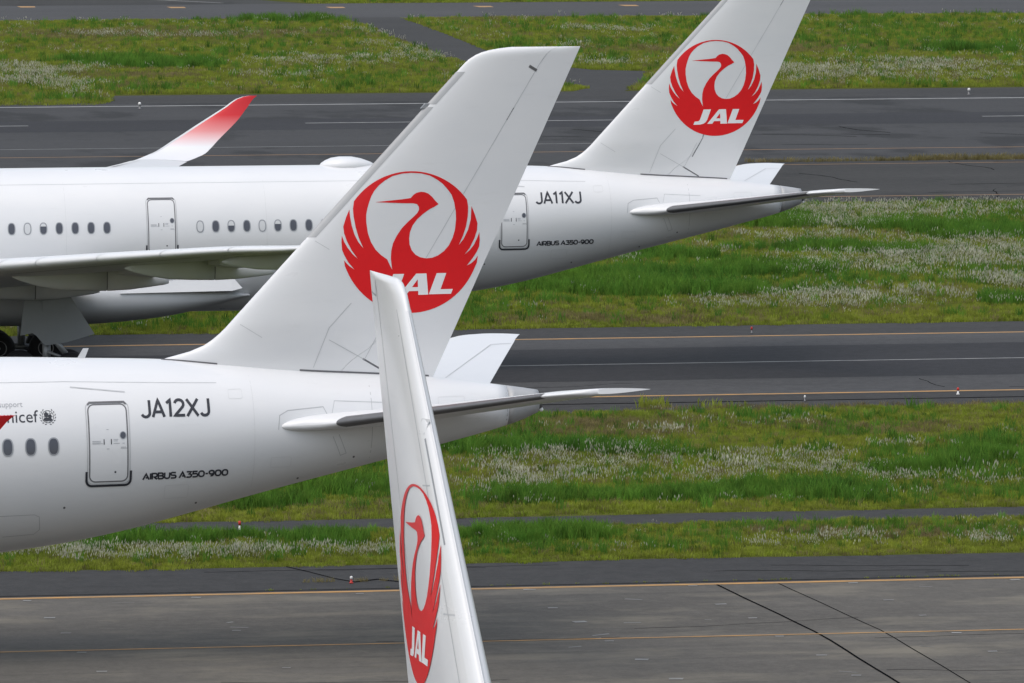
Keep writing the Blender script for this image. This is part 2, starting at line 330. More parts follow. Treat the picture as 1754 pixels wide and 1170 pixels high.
def tuft(name, n, h, spread, w, lean, mats, head=None, seed=0):
    r = random.Random(seed); v, f, mi = [], [], []
    for k in range(n):
        a, q = r.uniform(0, 6.283), spread*math.sqrt(r.random()); x, y = q*math.cos(a), q*math.sin(a)
        hh = h*r.uniform(.55, 1.1); L = lean*hh*r.uniform(.2, 1); b = r.uniform(0, 6.283); dx, dy = L*math.cos(b)+.12*hh, L*math.sin(b)
        p = r.uniform(0, 3.1416); wx, wy = w*math.cos(p)/2, w*math.sin(p)/2; s = len(v)
        if head is None:
            v += [(x-wx,y-wy,-.03),(x+wx,y+wy,-.03),(x+wx*.8+dx*.4,y+wy*.8+dy*.4,hh*.6),(x-wx*.8+dx*.4,y-wy*.8+dy*.4,hh*.6),(x+dx,y+dy,hh)]
            f += [(s,s+1,s+2,s+3),(s+3,s+2,s+4)]; mi += [0, 0]
        else:
            hl, hw = head[0]*r.uniform(.7, 1.2), head[1]*r.uniform(.7, 1.2)
            v += [(x-wx,y-wy,-.03),(x+wx,y+wy,-.03),(x+dx,y+dy,hh)]; f += [(s,s+1,s+2)]; mi += [0]
            tx, ty, tz = x+dx*1.35, y+dy*1.35, hh+hl; c = (x+dx*1.15, y+dy*1.15, hh+hl*.45); s = len(v)
            for ang in (p, p+1.57):
                ax, ay = hw*math.cos(ang)/2, hw*math.sin(ang)/2; s = len(v)
                v += [(x+dx,y+dy,hh-.01),(c[0]+ax,c[1]+ay,c[2]),(tx,ty,tz),(c[0]-ax,c[1]-ay,c[2])]; f += [(s,s+1,s+2,s+3)]; mi += [1]
    me = mesh_from(v, f)
    for mt in mats: me.materials.append(mt)
    me.polygons.foreach_set('material_index', mi)
    return bpy.data.objects.new(name, me)
def scatter(name, proto, P, scale, label):
    me = bpy.data.meshes.new(name); me.vertices.add(len(P)); me.vertices.foreach_set('co', P.astype(np.float32).ravel())
    for an, vals in (('sc', scale), ('rz', rng.uniform(0, 6.283, len(P)) if 'seed' not in name else rng.uniform(-.9, .9, len(P)))):
        at = me.attributes.new(an, 'FLOAT', 'POINT'); at.data.foreach_set('value', vals.astype(np.float32))
    o = link(name, me); prop(o, label, 'grass', None, 'stuff')
    g = bpy.data.node_groups.new(name, 'GeometryNodeTree'); g.is_modifier = True
    g.interface.new_socket('Geometry', in_out='INPUT', socket_type='NodeSocketGeometry'); g.interface.new_socket('Geometry', in_out='OUTPUT', socket_type='NodeSocketGeometry')
    N = g.nodes.new; L = g.links.new; i, u = N('NodeGroupInput'), N('NodeGroupOutput')
    oi = N('GeometryNodeObjectInfo'); oi.inputs['Object'].default_value = proto
    iop = N('GeometryNodeInstanceOnPoints'); a1 = N('GeometryNodeInputNamedAttribute'); a1.data_type = 'FLOAT'; a1.inputs[0].default_value = 'sc'
    a2 = N('GeometryNodeInputNamedAttribute'); a2.data_type = 'FLOAT'; a2.inputs[0].default_value = 'rz'; cx = N('ShaderNodeCombineXYZ'); mp = N('GeometryNodeMeshToPoints')
    L(a2.outputs[0], cx.inputs[2]); L(i.outputs[0], mp.inputs[0]); L(mp.outputs[0], iop.inputs['Points']); L(oi.outputs['Geometry'], iop.inputs['Instance']); L(cx.outputs[0], iop.inputs['Rotation']); L(a1.outputs[0], iop.inputs['Scale']); L(iop.outputs[0], u.inputs[0])
    md = o.modifiers.new('scatter', 'NODES'); md.node_group = g
    return o
PROTO = {
 'short': [tuft('tuft', 22, .17, .20, .020, .5, [M['g_short']], None, s) for s in (1, 2)],
 'lush': [tuft('tuft', 20, .42, .20, .026, .55, [M['g_lush']], None, s) for s in (3, 4)],
 'dry': [tuft('tuft', 18, .24, .20, .018, .6, [M['g_dry']], None, s) for s in (5, 6)],
 'seed': [tuft('tuft', 7, .32, .30, .012, .45, [M['g_stem'], M['g_head']], (.12, .021), s) for s in (7, 8)]}
bucket = {k: [] for k in PROTO}
def poly_in(x, y, poly):
    ins = np.zeros(len(x), bool); n = len(poly)
    for i in range(n):
        (x0, y0), (x1, y1) = poly[i], poly[(i+1) % n]
        if y0 == y1: continue
        c = ((y0 > y) != (y1 > y)) & (x < (x1-x0)*(y-y0)/(y1-y0)+x0); ins ^= c
    return ins
CONN = [(v.co.x, v.co.y) for v in conn.data.vertices]
def region(y0, y1, dens, size, seed_bias=0., corner=False, xmin=-1e9):
    xa, xb = .056*y0, .272*y1; n = int((xb-xa)*(y1-y0)*dens)
    x = rng.uniform(xa, xb, n); y = rng.uniform(y0-.5, y1+.5, n)
    edge = .9*(vnoise(x, x*0, 1.1, 5)-.5) + .5*(vnoise(x, x*0, .35, 6)-.5)
    k = (x > xmin) & (x > .056*y) & (x < .272*y) & (y > y0+edge) & (y < y1+edge)
    if corner:  k &= ~((y < 526.5) & (x > 49.2 + (y-509)*.13 + edge)) & ~poly_in(x, y, CONN)
    x, y = x[k], y[k]
    s, l, d = field(x, y, SEED, 21), field(x, y, LUSH, 31), field(x, y, DRY, 41)
    n1, n2 = vnoise(x, y, 7, 51)*.6+vnoise(x, y, 2, 52)*.4, vnoise(x, y, 9, 53)*.6+vnoise(x, y, 2.5, 54)*.4
    u = rng.random(len(x)); edge_d = np.minimum(y-y0, y1-y); near_edge = edge_d < (.9 + .8*vnoise(x, y, 2, 60))*(y0/220)
    ps = np.clip(s*(.10+.65*n1*n1), 0, .5) + .20*field(x, y, STRONG, 21) + .02*(n1 > .55) + seed_bias*n1
    pl = np.clip(l*.8, 0, .8) + .10*(n2 > .55) + .02
    pd = np.clip(d*.55, 0, .7) + .05 + .12*(n2 < .36)
    kind = np.where(u < ps, 3, np.where(rng.random(len(x)) < pl, 1, np.where(rng.random(len(x)) < pd, 2, 0)))
    kind = np.where(near_edge & (kind != 2) & (rng.random(len(x)) < .93), 0, kind)
    sc = size*rng.uniform(.7, 1.25, len(x))*(1+.25*(l > .4)*(kind == 1))*(.75+.5*vnoise(x, y, 3, 61))
    sc = np.where(near_edge, sc*.8, sc)
    for i, nm in enumerate(('short', 'lush', 'dry', 'seed')):
        q = kind == i; bucket[nm].append(np.c_[x[q], y[q], np.zeros(q.sum()), sc[q]])
region(210.0, 220.0, 28, .88)
region(223.1, 259.3, 22, 1.03)
region(299.2, 384.3, 11, 1.2)
region(510.2, 686.8, 3.7, 1.6, 0, True)
region(733, 800, 2.0, 1.7, xmin=94)
# weeds along the seam of the weathered pavement and on the taxiway shoulder
for x0, x1, y, n, nm, sz in ((83, 103, 426.3, 260, 'dry', 1.3), (94, 104, 427.0, 130, 'dry', 1.8), (46.6, 47.6, 260.9, 9, 'short', 2.0), (46.9, 47.3, 261.3, 7, 'short', 2.8), (49.2, 50.3, 260.4, 8, 'short', 2.2), (46, 62, 259.6, 160, 'dry', 1.1), (26, 30, 205.8, 26, 'dry', .7), (24, 54, 203.95, 60, 'short', .45)):
    xs = rng.uniform(x0, x1, n); bucket[nm].append(np.c_[xs, y+rng.normal(0, .25 if y > 210 else .06, n), np.zeros(n), sz*rng.uniform(.3, 1.2, n)])

LAB = {'short': 'short yellow-green mown grass covering the verges between the taxiways', 'lush': 'tall dark green grass growing in patches on the verges',
       'dry': 'dry straw-coloured grass mixed into the verges', 'seed': 'pale fluffy seed heads standing in drifts over the green grass'}
for nm, lst in bucket.items():
    A = np.concatenate(lst); half = rng.random(len(A)) < .5
    for i, q in enumerate((half, ~half)):
        scatter('grass' if nm != 'seed' else 'seed_grass', PROTO[nm][i], A[q, :3], A[q, 3], LAB[nm])
# ------------------------------------------------------------------ aircraft surfaces
NOSE = -66.5
top_f = pchip([-66.5,-65.9,-64.5,-62,-59,-56,-50,-18,-15.6,-13.1,-11,-9.3,-7,-4.7,-3,-1.4,-.55,0],
              [4.9,5.6,6.4,7.6,8.3,8.52,8.55,8.52,8.50,8.43,8.36,8.2,7.97,7.82,7.70,7.48,7.36,7.27])
bot_f = pchip([-66.5,-65.9,-64.5,-62,-58,-50,-24,-21,-18,-15.6,-13.7,-12.2,-10.3,-8.2,-4.5,-2.8,-.5,0],
              [4.7,4.0,3.35,2.8,2.5,2.43,2.43,2.48,2.66,2.93,3.18,3.46,3.92,4.46,5.35,5.77,6.40,6.62])
wid_f = pchip([-66.5,-65.9,-64.5,-62,-59,-56,-23,-18,-15.6,-13,-10,-8,-6,-4,-2,-.5,0],
              [.1,.8,1.45,2.2,2.75,2.98,2.98,2.93,2.83,2.63,2.26,1.96,1.61,1.22,.82,.50,.34])
def fus_y(x, z):
    t, b, w = top_f(x), bot_f(x), wid_f(x); q = np.clip((z-(t+b)/2)/((t-b)/2), -.9999, .9999)
    return w*np.sqrt(1-q*q)
def fus_map(x, z, off): return (x, -(float(fus_y(x, z))+off), z)
def naca(c, t=1.0): return 5*t*(.2969*np.sqrt(c)-.126*c-.3516*c*c+.2843*c**3-.1036*c**4)
def map_loops(loops, mp, off, step=.12, axis_steps=('z', 'x')):
    """fill 2-D loops (outer + holes), slice them finely and lay them on a surface"""
    bm = bmesh.new()
    for lp in loops:
        vs_ = [bm.verts.new((x, 0, z)) for x, z in lp]
        for i in range(len(vs_)): bm.edges.new((vs_[i], vs_[(i+1) % len(vs_)]))
    bmesh.ops.triangle_fill(bm, edges=bm.edges[:], use_beauty=True, use_dissolve=False)
    xs = [v.co.x for v in bm.verts]; zs = [v.co.z for v in bm.verts]
    for lo, hi, no in ((min(zs), max(zs), (0, 0, 1)), (min(xs), max(xs), (1, 0, 0))):
        n = int((hi-lo)/step)
        for i in range(1, n+1):
            p = lo + (hi-lo)*i/(n+1)
            bmesh.ops.bisect_plane(bm, geom=bm.verts[:]+bm.edges[:]+bm.faces[:], plane_co=tuple(p*c for c in no), plane_no=no, dist=1e-5)
    for v in bm.verts: v.co = mp(v.co.x, v.co.z, off)
    me = bpy.data.meshes.new('m'); bm.to_mesh(me); bm.free()
    me.polygons.foreach_set('use_smooth', [True]*len(me.polygons)); return me
def ribbon(pts, w, mp, off, closed=False, step=.07):
    """a painted or sealed line of width w laid on a surface"""
    P = []; n = len(pts)
    for i in range(n if closed else n-1):
        a, b = pts[i], pts[(i+1) % n]; k = max(1, int(math.hypot(b[0]-a[0], b[1]-a[1])/step))
        P += [(a[0]+(b[0]-a[0])*j/k, a[1]+(b[1]-a[1])*j/k) for j in range(k)]
    if not closed: P.append(pts[-1])
    L, R_ = [], []; m_ = len(P)
    for i, p in enumerate(P):
        a = P[(i-1) % m_] if (closed or i > 0) else p; b = P[(i+1) % m_] if (closed or i < m_-1) else p
        d1 = Vector((p[0]-a[0], p[1]-a[1])); d2 = Vector((b[0]-p[0], b[1]-p[1]))
        d1 = d1.normalized() if d1.length > 1e-9 else d2.normalized(); d2 = d2.normalized() if d2.length > 1e-9 else d1
        t = (d1+d2); t = t.normalized() if t.length > 1e-6 else d1; nx, nz = -t.y, t.x
        s = w/2/max(.55, t.dot(d2))
        L.append((p[0]+nx*s, p[1]+nz*s)); R_.append((p[0]-nx*s, p[1]-nz*s))
    v = [mp(*q, off) for q in L]+[mp(*q, off) for q in R_]; lim = m_ if closed else m_-1
    return v, [(i, (i+1) % m_, m_+(i+1) % m_, m_+i) for i in range(lim)]
def rrect(x0, x1, z0, z1, r, n=6):
    p = []
    for cx, cz, a in ((x1-r, z1-r, 0), (x0+r, z1-r, 90), (x0+r, z0+r, 180), (x1-r, z0+r, 270)):
        for k in range(n+1):
            t = math.radians(a+90*k/n); p.append((cx+r*math.cos(t), cz+r*math.sin(t)))
    return p
def oval(cx, cz, a, b, e=2.0, n=28):
    p = []
    for k in range(n):
        t = 2*math.pi*k/n; c, s = math.cos(t), math.sin(t)
        p.append((cx+a*math.copysign(abs(c)**(2/e), c), cz+b*math.copysign(abs(s)**(2/e), s)))
    return p
def arc(cx, cz, rx, rz, a0, a1, n=8): return [(cx+rx*math.cos(math.radians(a0+(a1-a0)*k/n)), cz+rz*math.sin(math.radians(a0+(a1-a0)*k/n))) for k in range(n+1)]
# stroke lettering: unit height glyphs, (advance, [polylines])
G = {'J': (.64, [[(.50,1),(.50,.28)]+arc(.28,.26,.22,.24,0,-160,8)]), 'A': (.72, [[(.02,0),(.33,1),(.64,0)], [(.14,.30),(.52,.30)]]),
     '1': (.46, [[(.06,.80),(.26,.98),(.26,0)]]), '2': (.68, [arc(.28,.72,.24,.26,165,-35,9)+[(.04,.06),(.58,.06)]]), 'X': (.70, [[(.02,1),(.62,0)], [(.62,1),(.02,0)]]),
     'wA': (1.08, [[(0,0),(.48,.95),(.96,0)], [(.42,.30),(.75,.30)]]), 'wI': (.30, [[(.10,0),(.10,1)]]), 'wR': (.95, [[(.06,0),(.06,.95),(.6,.95)]+arc(.58,.66,.24,.27,80,-80,6)+[(.3,.38),(.82,0)]]),
     'wB': (.98, [[(.06,.04),(.06,.96),(.58,.96)]+arc(.58,.74,.2,.22,80,-80,5)+[(.2,.51)], [(.58,.50)]+arc(.62,.27,.22,.23,80,-80,5)+[(.06,.04)]]),
     'wU': (1.0, [[(.06,1),(.06,.35)]+arc(.45,.34,.39,.30,180,360,8)+[(.84,1)]]), 'wS': (.92, [[(.80,.92),(.25,.96)]+arc(.24,.73,.18,.22,110,260,5)+[(.62,.50)]+arc(.64,.27,.18,.22,80,-80,5)+[(.05,.06)]]),
     'w3': (.95, [[(.06,.95),(.80,.95),(.42,.58)]+arc(.50,.31,.32,.27,80,-110,7)+[(.05,.06)]]), 'w5': (.95, [[(.80,.95),(.14,.95),(.10,.56),(.5,.58)]+arc(.52,.32,.32,.27,80,-100,7)+[(.05,.05)]]),
     'w0': (1.08, [oval(.48,.5,.42,.45,2.4,18)+[oval(.48,.5,.42,.45,2.4,18)[0]]]), 'w-': (.55, [[(.05,.48),(.42,.48)]]), 'w9': (1.0, [arc(.45,.66,.38,.29,0,360,14), [(.83,.66),(.80,.35),(.62,.12),(.3,.04)]]), 'w ': (.45, [])}
def lettering(name, text, x0, x1, z0, h, lw, mat, parent, mp, off=.007, wide=False, rise=0.):
    ks = [('w'+c if wide else c) for c in text]; tot = sum(G[k][0] for k in ks); gap = 0; sx = (x1-x0)/tot
    x = x0; out = []; o = off
    for k in ks:
        adv, sts = G[k]
        for s in sts:
            o += .0006
            out.append(ribbon([(x+px*sx, z0+pz*h+rise*(x-x0)) for px, pz in s], lw, mp, o, step=.05))
        x += adv*sx
    v, f = merge(*out); return obj(name, v, f, mat, parent)
def font_text(name, body, xr, z0, size, mat, parent, mp, off=.008):
    cu = bpy.data.curves.new(name, 'FONT'); cu.body = body; cu.size = size; cu.align_x = 'RIGHT'; cu.resolution_u = 3
    to = bpy.data.objects.new('t', cu); me = bpy.data.meshes.new_from_object(to)
    bm = bmesh.new(); bm.from_mesh(me)
    for i in range(1, 8):
        bmesh.ops.bisect_plane(bm, geom=bm.verts[:]+bm.edges[:]+bm.faces[:], plane_co=(0, size*(-.25+i*.16), 0), plane_no=(0,1,0), dist=1e-6)
    for v in bm.verts: v.co = mp(xr+v.co.x, z0+v.co.y, off)
    bm.to_mesh(me); bm.free(); bpy.data.objects.remove(to); bpy.data.curves.remove(cu)
    me.materials.clear(); return link(name, me, mat, parent)

# crane roundel, in units of its radius
def RD(l): return [((x-620)/460, (625-y)/465) for x, y in l]
R_IN = RD([(495,803),(480,775),(462,735),(420,705),(385,670),(355,620),(335,560),(325,490),(325,440),(333,400),(345,360),(360,320),(380,285),(410,250),(450,218),(500,190),(560,175),(620,170),(690,175),(745,190),(790,215),(830,245),(865,285),(890,320),(907,370),(917,430),(919,480),(912,550),(897,600),(872,650),(840,687),(800,715),(760,730),(720,733),(680,725),(650,708),(625,680),(610,640),(607,600),(612,560),(630,515),(660,475),(700,440),(740,412),(775,395),(803,378),(780,355),(760,330),(735,308),(710,298),(685,295),(655,302),(635,315),(618,335),(560,343),(480,350),(385,359),(480,364),(560,368),(635,370),(660,376),(672,395),(672,415),(660,435),(635,460),(600,490),(560,530),(525,580),(500,630),(488,680),(486,730),(490,770)])
def circ(a0, a1, n): return [(math.cos(math.radians(a0+(a1-a0)*k/n)), math.sin(math.radians(a0+(a1-a0)*k/n))) for k in range(n+1)]
R_OUT = (circ(36, 144, 26)[::1] + RD([(240,400),(243,450),(255,520),(275,590),(305,660),(272,618),(248,570),(230,510),(220,450),(217,405),(195,455),(175,515),(180,560),(197,610),(228,672),(268,728),(233,695),(200,652),(178,612),(165,575),(162,620),(165,668),(182,708),(207,752),(245,797),(213,775),(190,752),(177,735),(183,775)])
         + circ(202, 338, 34)
         + RD([(1060,770),(1067,722),(1050,747),(1025,770),(992,787),(1032,738),(1060,695),(1075,663),(1079,620),(1076,568),(1063,602),(1040,650),(1010,686),(975,715),(1012,670),(1042,610),(1060,555),(1063,510),(1045,450),(1022,395),(1018,480),(1000,550),(970,610),(938,650),(966,590),(986,530),(998,460),(1000,400)]))
def RL(l): return [((x-631)/229, (403-y)/236) for x, y in l]
R_J = RL([(572,508),(608,508),(590,558),(583,570),(572,578),(555,582),(522,583),(528,567),(546,566),(553,561)])
R_A = (RL([(590,579),(648,508),(682,508),(688,579),(655,579),(655,566),(624,566),(615,579)]), RL([(634,553),(653,527),(654,553)]))
R_L = RL([(716,508),(748,508),(729,562),(770,562),(764,578),(690,578)])
def roundel(parent, mp, cx, cz, r, flip=1, off=.006):
    T = lambda l: [(cx+flip*u*r, cz+v*r) for u, v in l]
    b = link('crane_emblem', map_loops([T(R_OUT), T(R_IN)], mp, off, .2), M['red'], parent)
    prop(b, 'red crane roundel with outspread wings painted on the tail fin')
    for nm, lps in (('emblem_letter', [T(R_J)]), ('emblem_letter', [T(R_A[0]), T(R_A[1])]), ('emblem_letter', [T(R_L)])):
        link(nm, map_loops(lps, mp, off+.005, .2), M['letter_white'], b)

def make_fin(parent, LE, TE, z0, z1, thick, hinge=.69, dz=.16, tipround=.22):
    """LE(z), TE(z) chord line; thick(z) half thickness at its fattest. Returns half-thickness function."""
    def half(x, z):
        a, b = LE(z), TE(z); c = np.clip((x-a)/(b-a), 0, 1)
        k = 1.0
        if z > z1-tipround: k = math.sqrt(max(0, 1-((z-(z1-tipround))/tipround)**2))
        return float(thick(z)*2*naca(c)*k + .004*k)
    zs = list(np.linspace(z0, z1-.9, int((z1-.9-z0)/dz))) + list(np.linspace(z1-.85, z1-tipround, 6)) + [z1-tipround*math.cos(math.radians(a)) if 0 else z1-tipround+tipround*math.sin(math.radians(a)) for a in (20, 40, 58, 72, 82, 89.9)]
    cs_f = [hinge*(1-math.cos(math.pi/2*i/26))**1.0 for i in range(27)]; cs_f = [hinge*(i/26)**1.7 for i in range(27)]; cs_r = list(np.linspace(hinge, 1, 12))
    for nm, cs in (('fin', cs_f), ('rudder', cs_r)):
        v, f = [], []; n = len(cs); ring = 2*n
        for z in zs:
            a, b = LE(z), TE(z)
            gapd = .010/(b-a) if nm == 'rudder' else 0
            row = [(a+(b-a)*(c+(gapd if i == 0 else 0)), z) for i, c in enumerate(cs)]
            v += [(x, -half(x, z), z) for x, z in row] + [(x, half(x, z), z) for x, z in row[::-1]]
        for i in range(len(zs)-1):
            for k in range(ring):
                a, b = i*ring+k, i*ring+(k+1) % ring; f.append((a, b, b+ring, a+ring))
        top = (len(zs)-1)*ring
        for k in range(n-1): f.append((top+k, top+k+1, top+ring-2-k, top+ring-1-k))
        o = obj(nm, v, f, M['white'], parent, True)
        es = o.modifiers.new('edges', 'EDGE_SPLIT'); es.split_angle = math.radians(50)
        if nm == 'fin': fin_o = o
        else: rud_o = o
    return half, fin_o, rud_o
def section_skin(secs, cs_u, mat, name, parent, smooth=True):
    """secs: (le(x,y,z), chord, thickness, cant, droop). Lofted wing surface through sections with chord along +X."""
    v, f = [], []; n = len(cs_u); ring = 2*n
    for (lx, ly, lz), ch, th, cant, dr in secs:
        ny, nz = -math.sin(cant)*math.copysign(1, ly), math.cos(cant)
        for sg, order in ((1, range(n)), (-1, range(n-1, -1, -1))):
            for i in order:
                c = cs_u[i]; t = float(naca(c))*th*ch*(1.0 if sg > 0 else .85) + .003
                v.append((lx+ch*c, ly+sg*t*ny, lz+sg*t*nz-dr*ch*c))
    for i in range(len(secs)-1):
        for k in range(ring):
            a, b = i*ring+k, i*ring+(k+1) % ring; f.append((a, b, b+ring, a+ring))
    m_ = (len(secs)-1)*ring
    for base in (0, m_):
        for k in range(n-1): f.append((base+k, base+k+1, base+ring-2-k, base+ring-1-k))
    o = obj(name, v, f, mat, parent, smooth)
    bm = bmesh.new(); bm.from_mesh(o.data); bmesh.ops.recalc_face_normals(bm, faces=bm.faces[:]); bm.to_mesh(o.data); bm.free()
    es = o.modifiers.new('edges', 'EDGE_SPLIT'); es.split_angle = math.radians(50); return o
CU = [(i/18)**1.8 for i in range(19)]

def aircraft(loc, rz, reg, lift, charity, shades, label, group, tip_drop=0.):
    A = empty('passenger_aircraft', loc, rz); prop(A, label, 'aircraft', group)
    B = empty('b', (0, 0, lift)); bpy.data.objects.remove(B)
    Z = lift
    mp = fus_map
    # fuselage
    xs = sorted(set(list(np.linspace(NOSE, -56, 18)) + list(np.linspace(-56, -24, 20)) + list(np.linspace(-24, -.95, 64))))
    n = 128
    def fus_rings(xs, name, mat, par, cap=True):
        v, f = [], []
        for x in xs:
            t, b, w = float(top_f(x)), float(bot_f(x)), float(wid_f(x))
            for k in range(n):
                a = 2*math.pi*k/n; v.append((x, w*math.cos(a), (t+b)/2+(t-b)/2*math.sin(a)))
        for i in range(len(xs)-1):
            for k in range(n): a, b = i*n+k, i*n+(k+1) % n; f.append((a, b, b+n, a+n))
        if cap: f += [tuple(range(n))[::-1], tuple(range((len(xs)-1)*n, len(xs)*n))]
        return obj(name, v, f, mat, par, True)
    fus = fus_rings(xs, 'fuselage', M['white'], A)
    tc = fus_rings(list(np.linspace(-.94, 0, 6)), 'tail_cone', M['strip'], A)
    v, f = lathe_vf([(-.3, .20), (.05, .24), (.10, .235), (.02, .19)], 'x', 24, (0, 0, 6.93)); obj('exhaust', v, f, M['metal_dark'], tc, True)
    v, f = lathe_vf([(0, .02), (.05, .055), (.10, .06), (.13, .02)], 'x', 10, (.02, -.1, 6.70)); obj('tail_light', v, f, M['light_white'], tc, True)
    # seams
    def line(pts, w, name='panel_seam', mat='seam', off=.005, par=None): v, f = ribbon(pts, w, mp, off, step=.15); return obj(name, v, f, M[mat], par or fus)
    line([(-1.0, z) for z in np.linspace(6.3, 7.4, 8)], .03); line([(-5.1, z) for z in np.linspace(5.3, 7.75, 14)], .018)
    line([(-40, 7.95), (-20, 7.95), (-14, 7.92), (-9.6, 7.78)], .016)
    for xx in (-8.6, -17.2, -23.4, -31.8): line([(xx, z) for z in np.linspace(float(bot_f(xx))+.15, float(top_f(xx))-.06, 26)], .014, 'skin_joint', 'joint')
    for xa, xb_, za, zb in ((-11.2, -10.5, 4.55, 4.95), (-8.1, -7.5, 5.35, 5.65), (-18.9, -18.0, 3.4, 3.8), (-4.4, -3.7, 6.05, 6.35), (-3.1, -2.3, 6.9, 7.2), (-9.3, -8.9, 7.35, 7.6)): v, f = ribbon(rrect(xa, xb_, za, zb, .05), .012, mp, .005, True); obj('access_panel', v, f, M['joint'], fus)
    for xa, za in ((-16.4, 4.9), (-10.2, 4.35), (-7.2, 4.95), (-14.1, 4.4), (-5.6, 5.55), (-17.5, 7.5)): link('drain_hole', map_loops([oval(xa, za, .035, .035, 2, 10)], mp, .005, .3), M['seam_dark'], fus)
    line([(-13.85, 7.78), (-12.3, 7.62)], .03, 'drip_rail', 'seam', .012)
    line([(-15.8, 3.55), (-14.9, 3.60), (-14.75, 3.75), (-14.8, 4.15), (-14.95, 4.22), (-16.2, 4.2)], .018)
    line([(-7.9, 6.45), (-7.85, 6.85), (-7.6, 6.98), (-6.55, 7.05), (-6.45, 6.85)], .025); line([(-6.3, 6.85), (-6.2, 7.2)], .018); line([(-6.2, 7.2), (-4.6, 7.1)], .018)
    line([(-6.28, 6.2), (-6.02, 5.62), (-5.85, 5.68), (-6.1, 6.25)], .02)
    # registration and type lettering
    lettering('registration', reg, -11.90, -9.84, 6.92, .46, .078, M['navy'], A, mp)
    lettering('type_lettering', 'AIRBUS A350-900'.replace('A', 'A'), -11.86, -9.34, 5.15, .18, .046, M['navy'], A, mp, wide=True, rise=.012)
    # doors
    def door(x0, x1, z0, z1):
        d = link('passenger_door', map_loops([rrect(x0+.06, x1-.06, z0+.07, z1-.07, .15)], mp, .010, .25), M['white'], A)
        for nm, (e, w, off, mt) in {'door_seal': (.06, .035, .014, 'seam_dark'), 'surround': (-.005, .022, .012, 'seam')}.items():
            v, f = ribbon(rrect(x0+e, x1-e, z0+e, z1-e, .17), w, mp, off, True); obj(nm, v, f, M[mt], d)
        v, f = ribbon([(x0-.03, z0+.36), (x0-.03, z0+.1)]+arc(x0+.13, z0+.1, .16, .16, 180, 270, 5)+arc(x1-.13, z0+.1, .16, .16, 270, 360, 5)+[(x1+.03, z0+.36)], .065, mp, .018); obj('sill_plate', v, f, M['navy'], d)
        v, f = ribbon([(x0+.06, z1-.06)]+[(x0+.12, z1-.0), (x1-.12, z1-.0), (x1-.06, z1-.06)], .05, mp, .019); obj('door_gutter', v, f, M['seam_dark'], d)
        ph = link('porthole', map_loops([oval(x1-.19, z0+.60*(z1-z0), .085, .10)], mp, .016, .3), M['glass'], d)
        v, f = ribbon(oval(x1-.19, z0+.60*(z1-z0), .085, .10), .02, mp, .020, True); obj('porthole_rim', v, f, M['ring'], d)
        xc, zc = (x0+x1)/2-.02, z0+.525*(z1-z0)
        for dx in (-.11, .10): obj('handle', *ribbon([(xc+dx, zc-.075), (xc+dx, zc+.075)], .026, mp, .016), M['navy'], d)
        nt_ = [ribbon([(a, zz), (b, zz)], .012, mp, .015) for a, b, zz in ((xc-.45,xc-.2,zc+.02),(xc-.45,xc-.2,zc-.02),(xc-.45,xc-.15,zc-.05),(xc+.16,xc+.30,zc+.06),(xc+.16,xc+.28,zc+.02),(xc+.16,xc+.34,zc-.05),(xc+.37,xc+.52,zc-.16),(xc+.37,xc+.55,zc-.19),(xc+.42,xc+.48,zc-.05),(xc-.03,xc+.03,zc+.34),(xc-.04,xc+.04,zc-.2))]
        v, f = merge(*nt_); prop(obj('door_notice', v, f, M['ring'], d), kind='stuff')
        link('door_latch', map_loops([oval(x1-.42, z0+.33, .03, .03, 2, 10)], mp, .015, .3), M['navy'], d)
    door(-13.47, -12.25, 5.08, 7.36); door(-28.42, -27.18, 5.08, 7.36)
    # cabin windows
    wx = [-26.2+.6535*i for i in range(19)] + [-30.1-.662*i for i in range(14)]
    zc = 6.19
    for i, x in enumerate(wx):
        v, f = ribbon(oval(x, zc, .145, .235, 2.5, 28), .035, mp, .012, True, .2); w = obj('cabin_window', v, f, M['ring'], A)
        link('pane', map_loops([oval(x, zc, .14, .23, 2.5, 24)], mp, .006, .12), M['glass'], w)
        s = shades.get(i, 0)
        if s: link('window_shade', map_loops([[(px, max(pz, zc+.22-.44*s)) if pz < zc+.22-.44*s else (px, pz) for px, pz in oval(x, zc, .122, .212, 2.5, 24)]], mp, .009, .12), M['shade'], w)
    # fin with rudder
    LEs = pchip([7.2,7.9,8.3,8.52,8.73,9.13,9.51,16.6,16.89,17.06,17.15,17.2], [-12.6,-12.1,-11.2,-10.30,-9.75,-9.22,-8.86,-2.26,-1.95,-1.6,-1.2,-.75])
    zl = [9.51, 16.6]; xl = [-8.86, -2.26]
    LE = lambda z: float(LEs(z)) if (z < 9.51 or z > 16.6) else -8.86+(z-9.51)*(6.60/7.09)
    TE = lambda z: -3.12+(z-7.6)*(4.40/9.6)
    half, fin, rud = make_fin(A, LE, TE, 7.25, 17.2, lambda z: .34-.022*(z-7.5) if z > 9.3 else .34-.022*(z-7.5)-.10*min(1, (9.3-z)/1.0))
    fm = lambda x, z, off: (x, -(half(x, z)+off), z)
    roundel(A, fm, -3.74, 11.62, 2.045)
    def fl(pts, w, name='panel_seam', mat='seam', off=.005, par=None): v, f = ribbon(pts, w, fm, off, step=.2); return obj(name, v, f, M[mat], par or fin)
    hx = lambda z, c=.69: LE(z)+(TE(z)-LE(z))*c
    fl([(hx(z), z) for z in np.linspace(9.3, 17.0, 26)], .016)
    fl([(hx(z), z) for z in np.linspace(15.1, 15.45, 4)], .022, 'hinge_gap', 'seam_dark'); fl([(hx(z)-.12, z) for z in (16.55, 16.62)], .26, 'access_plate', 'metal_dark', .008)
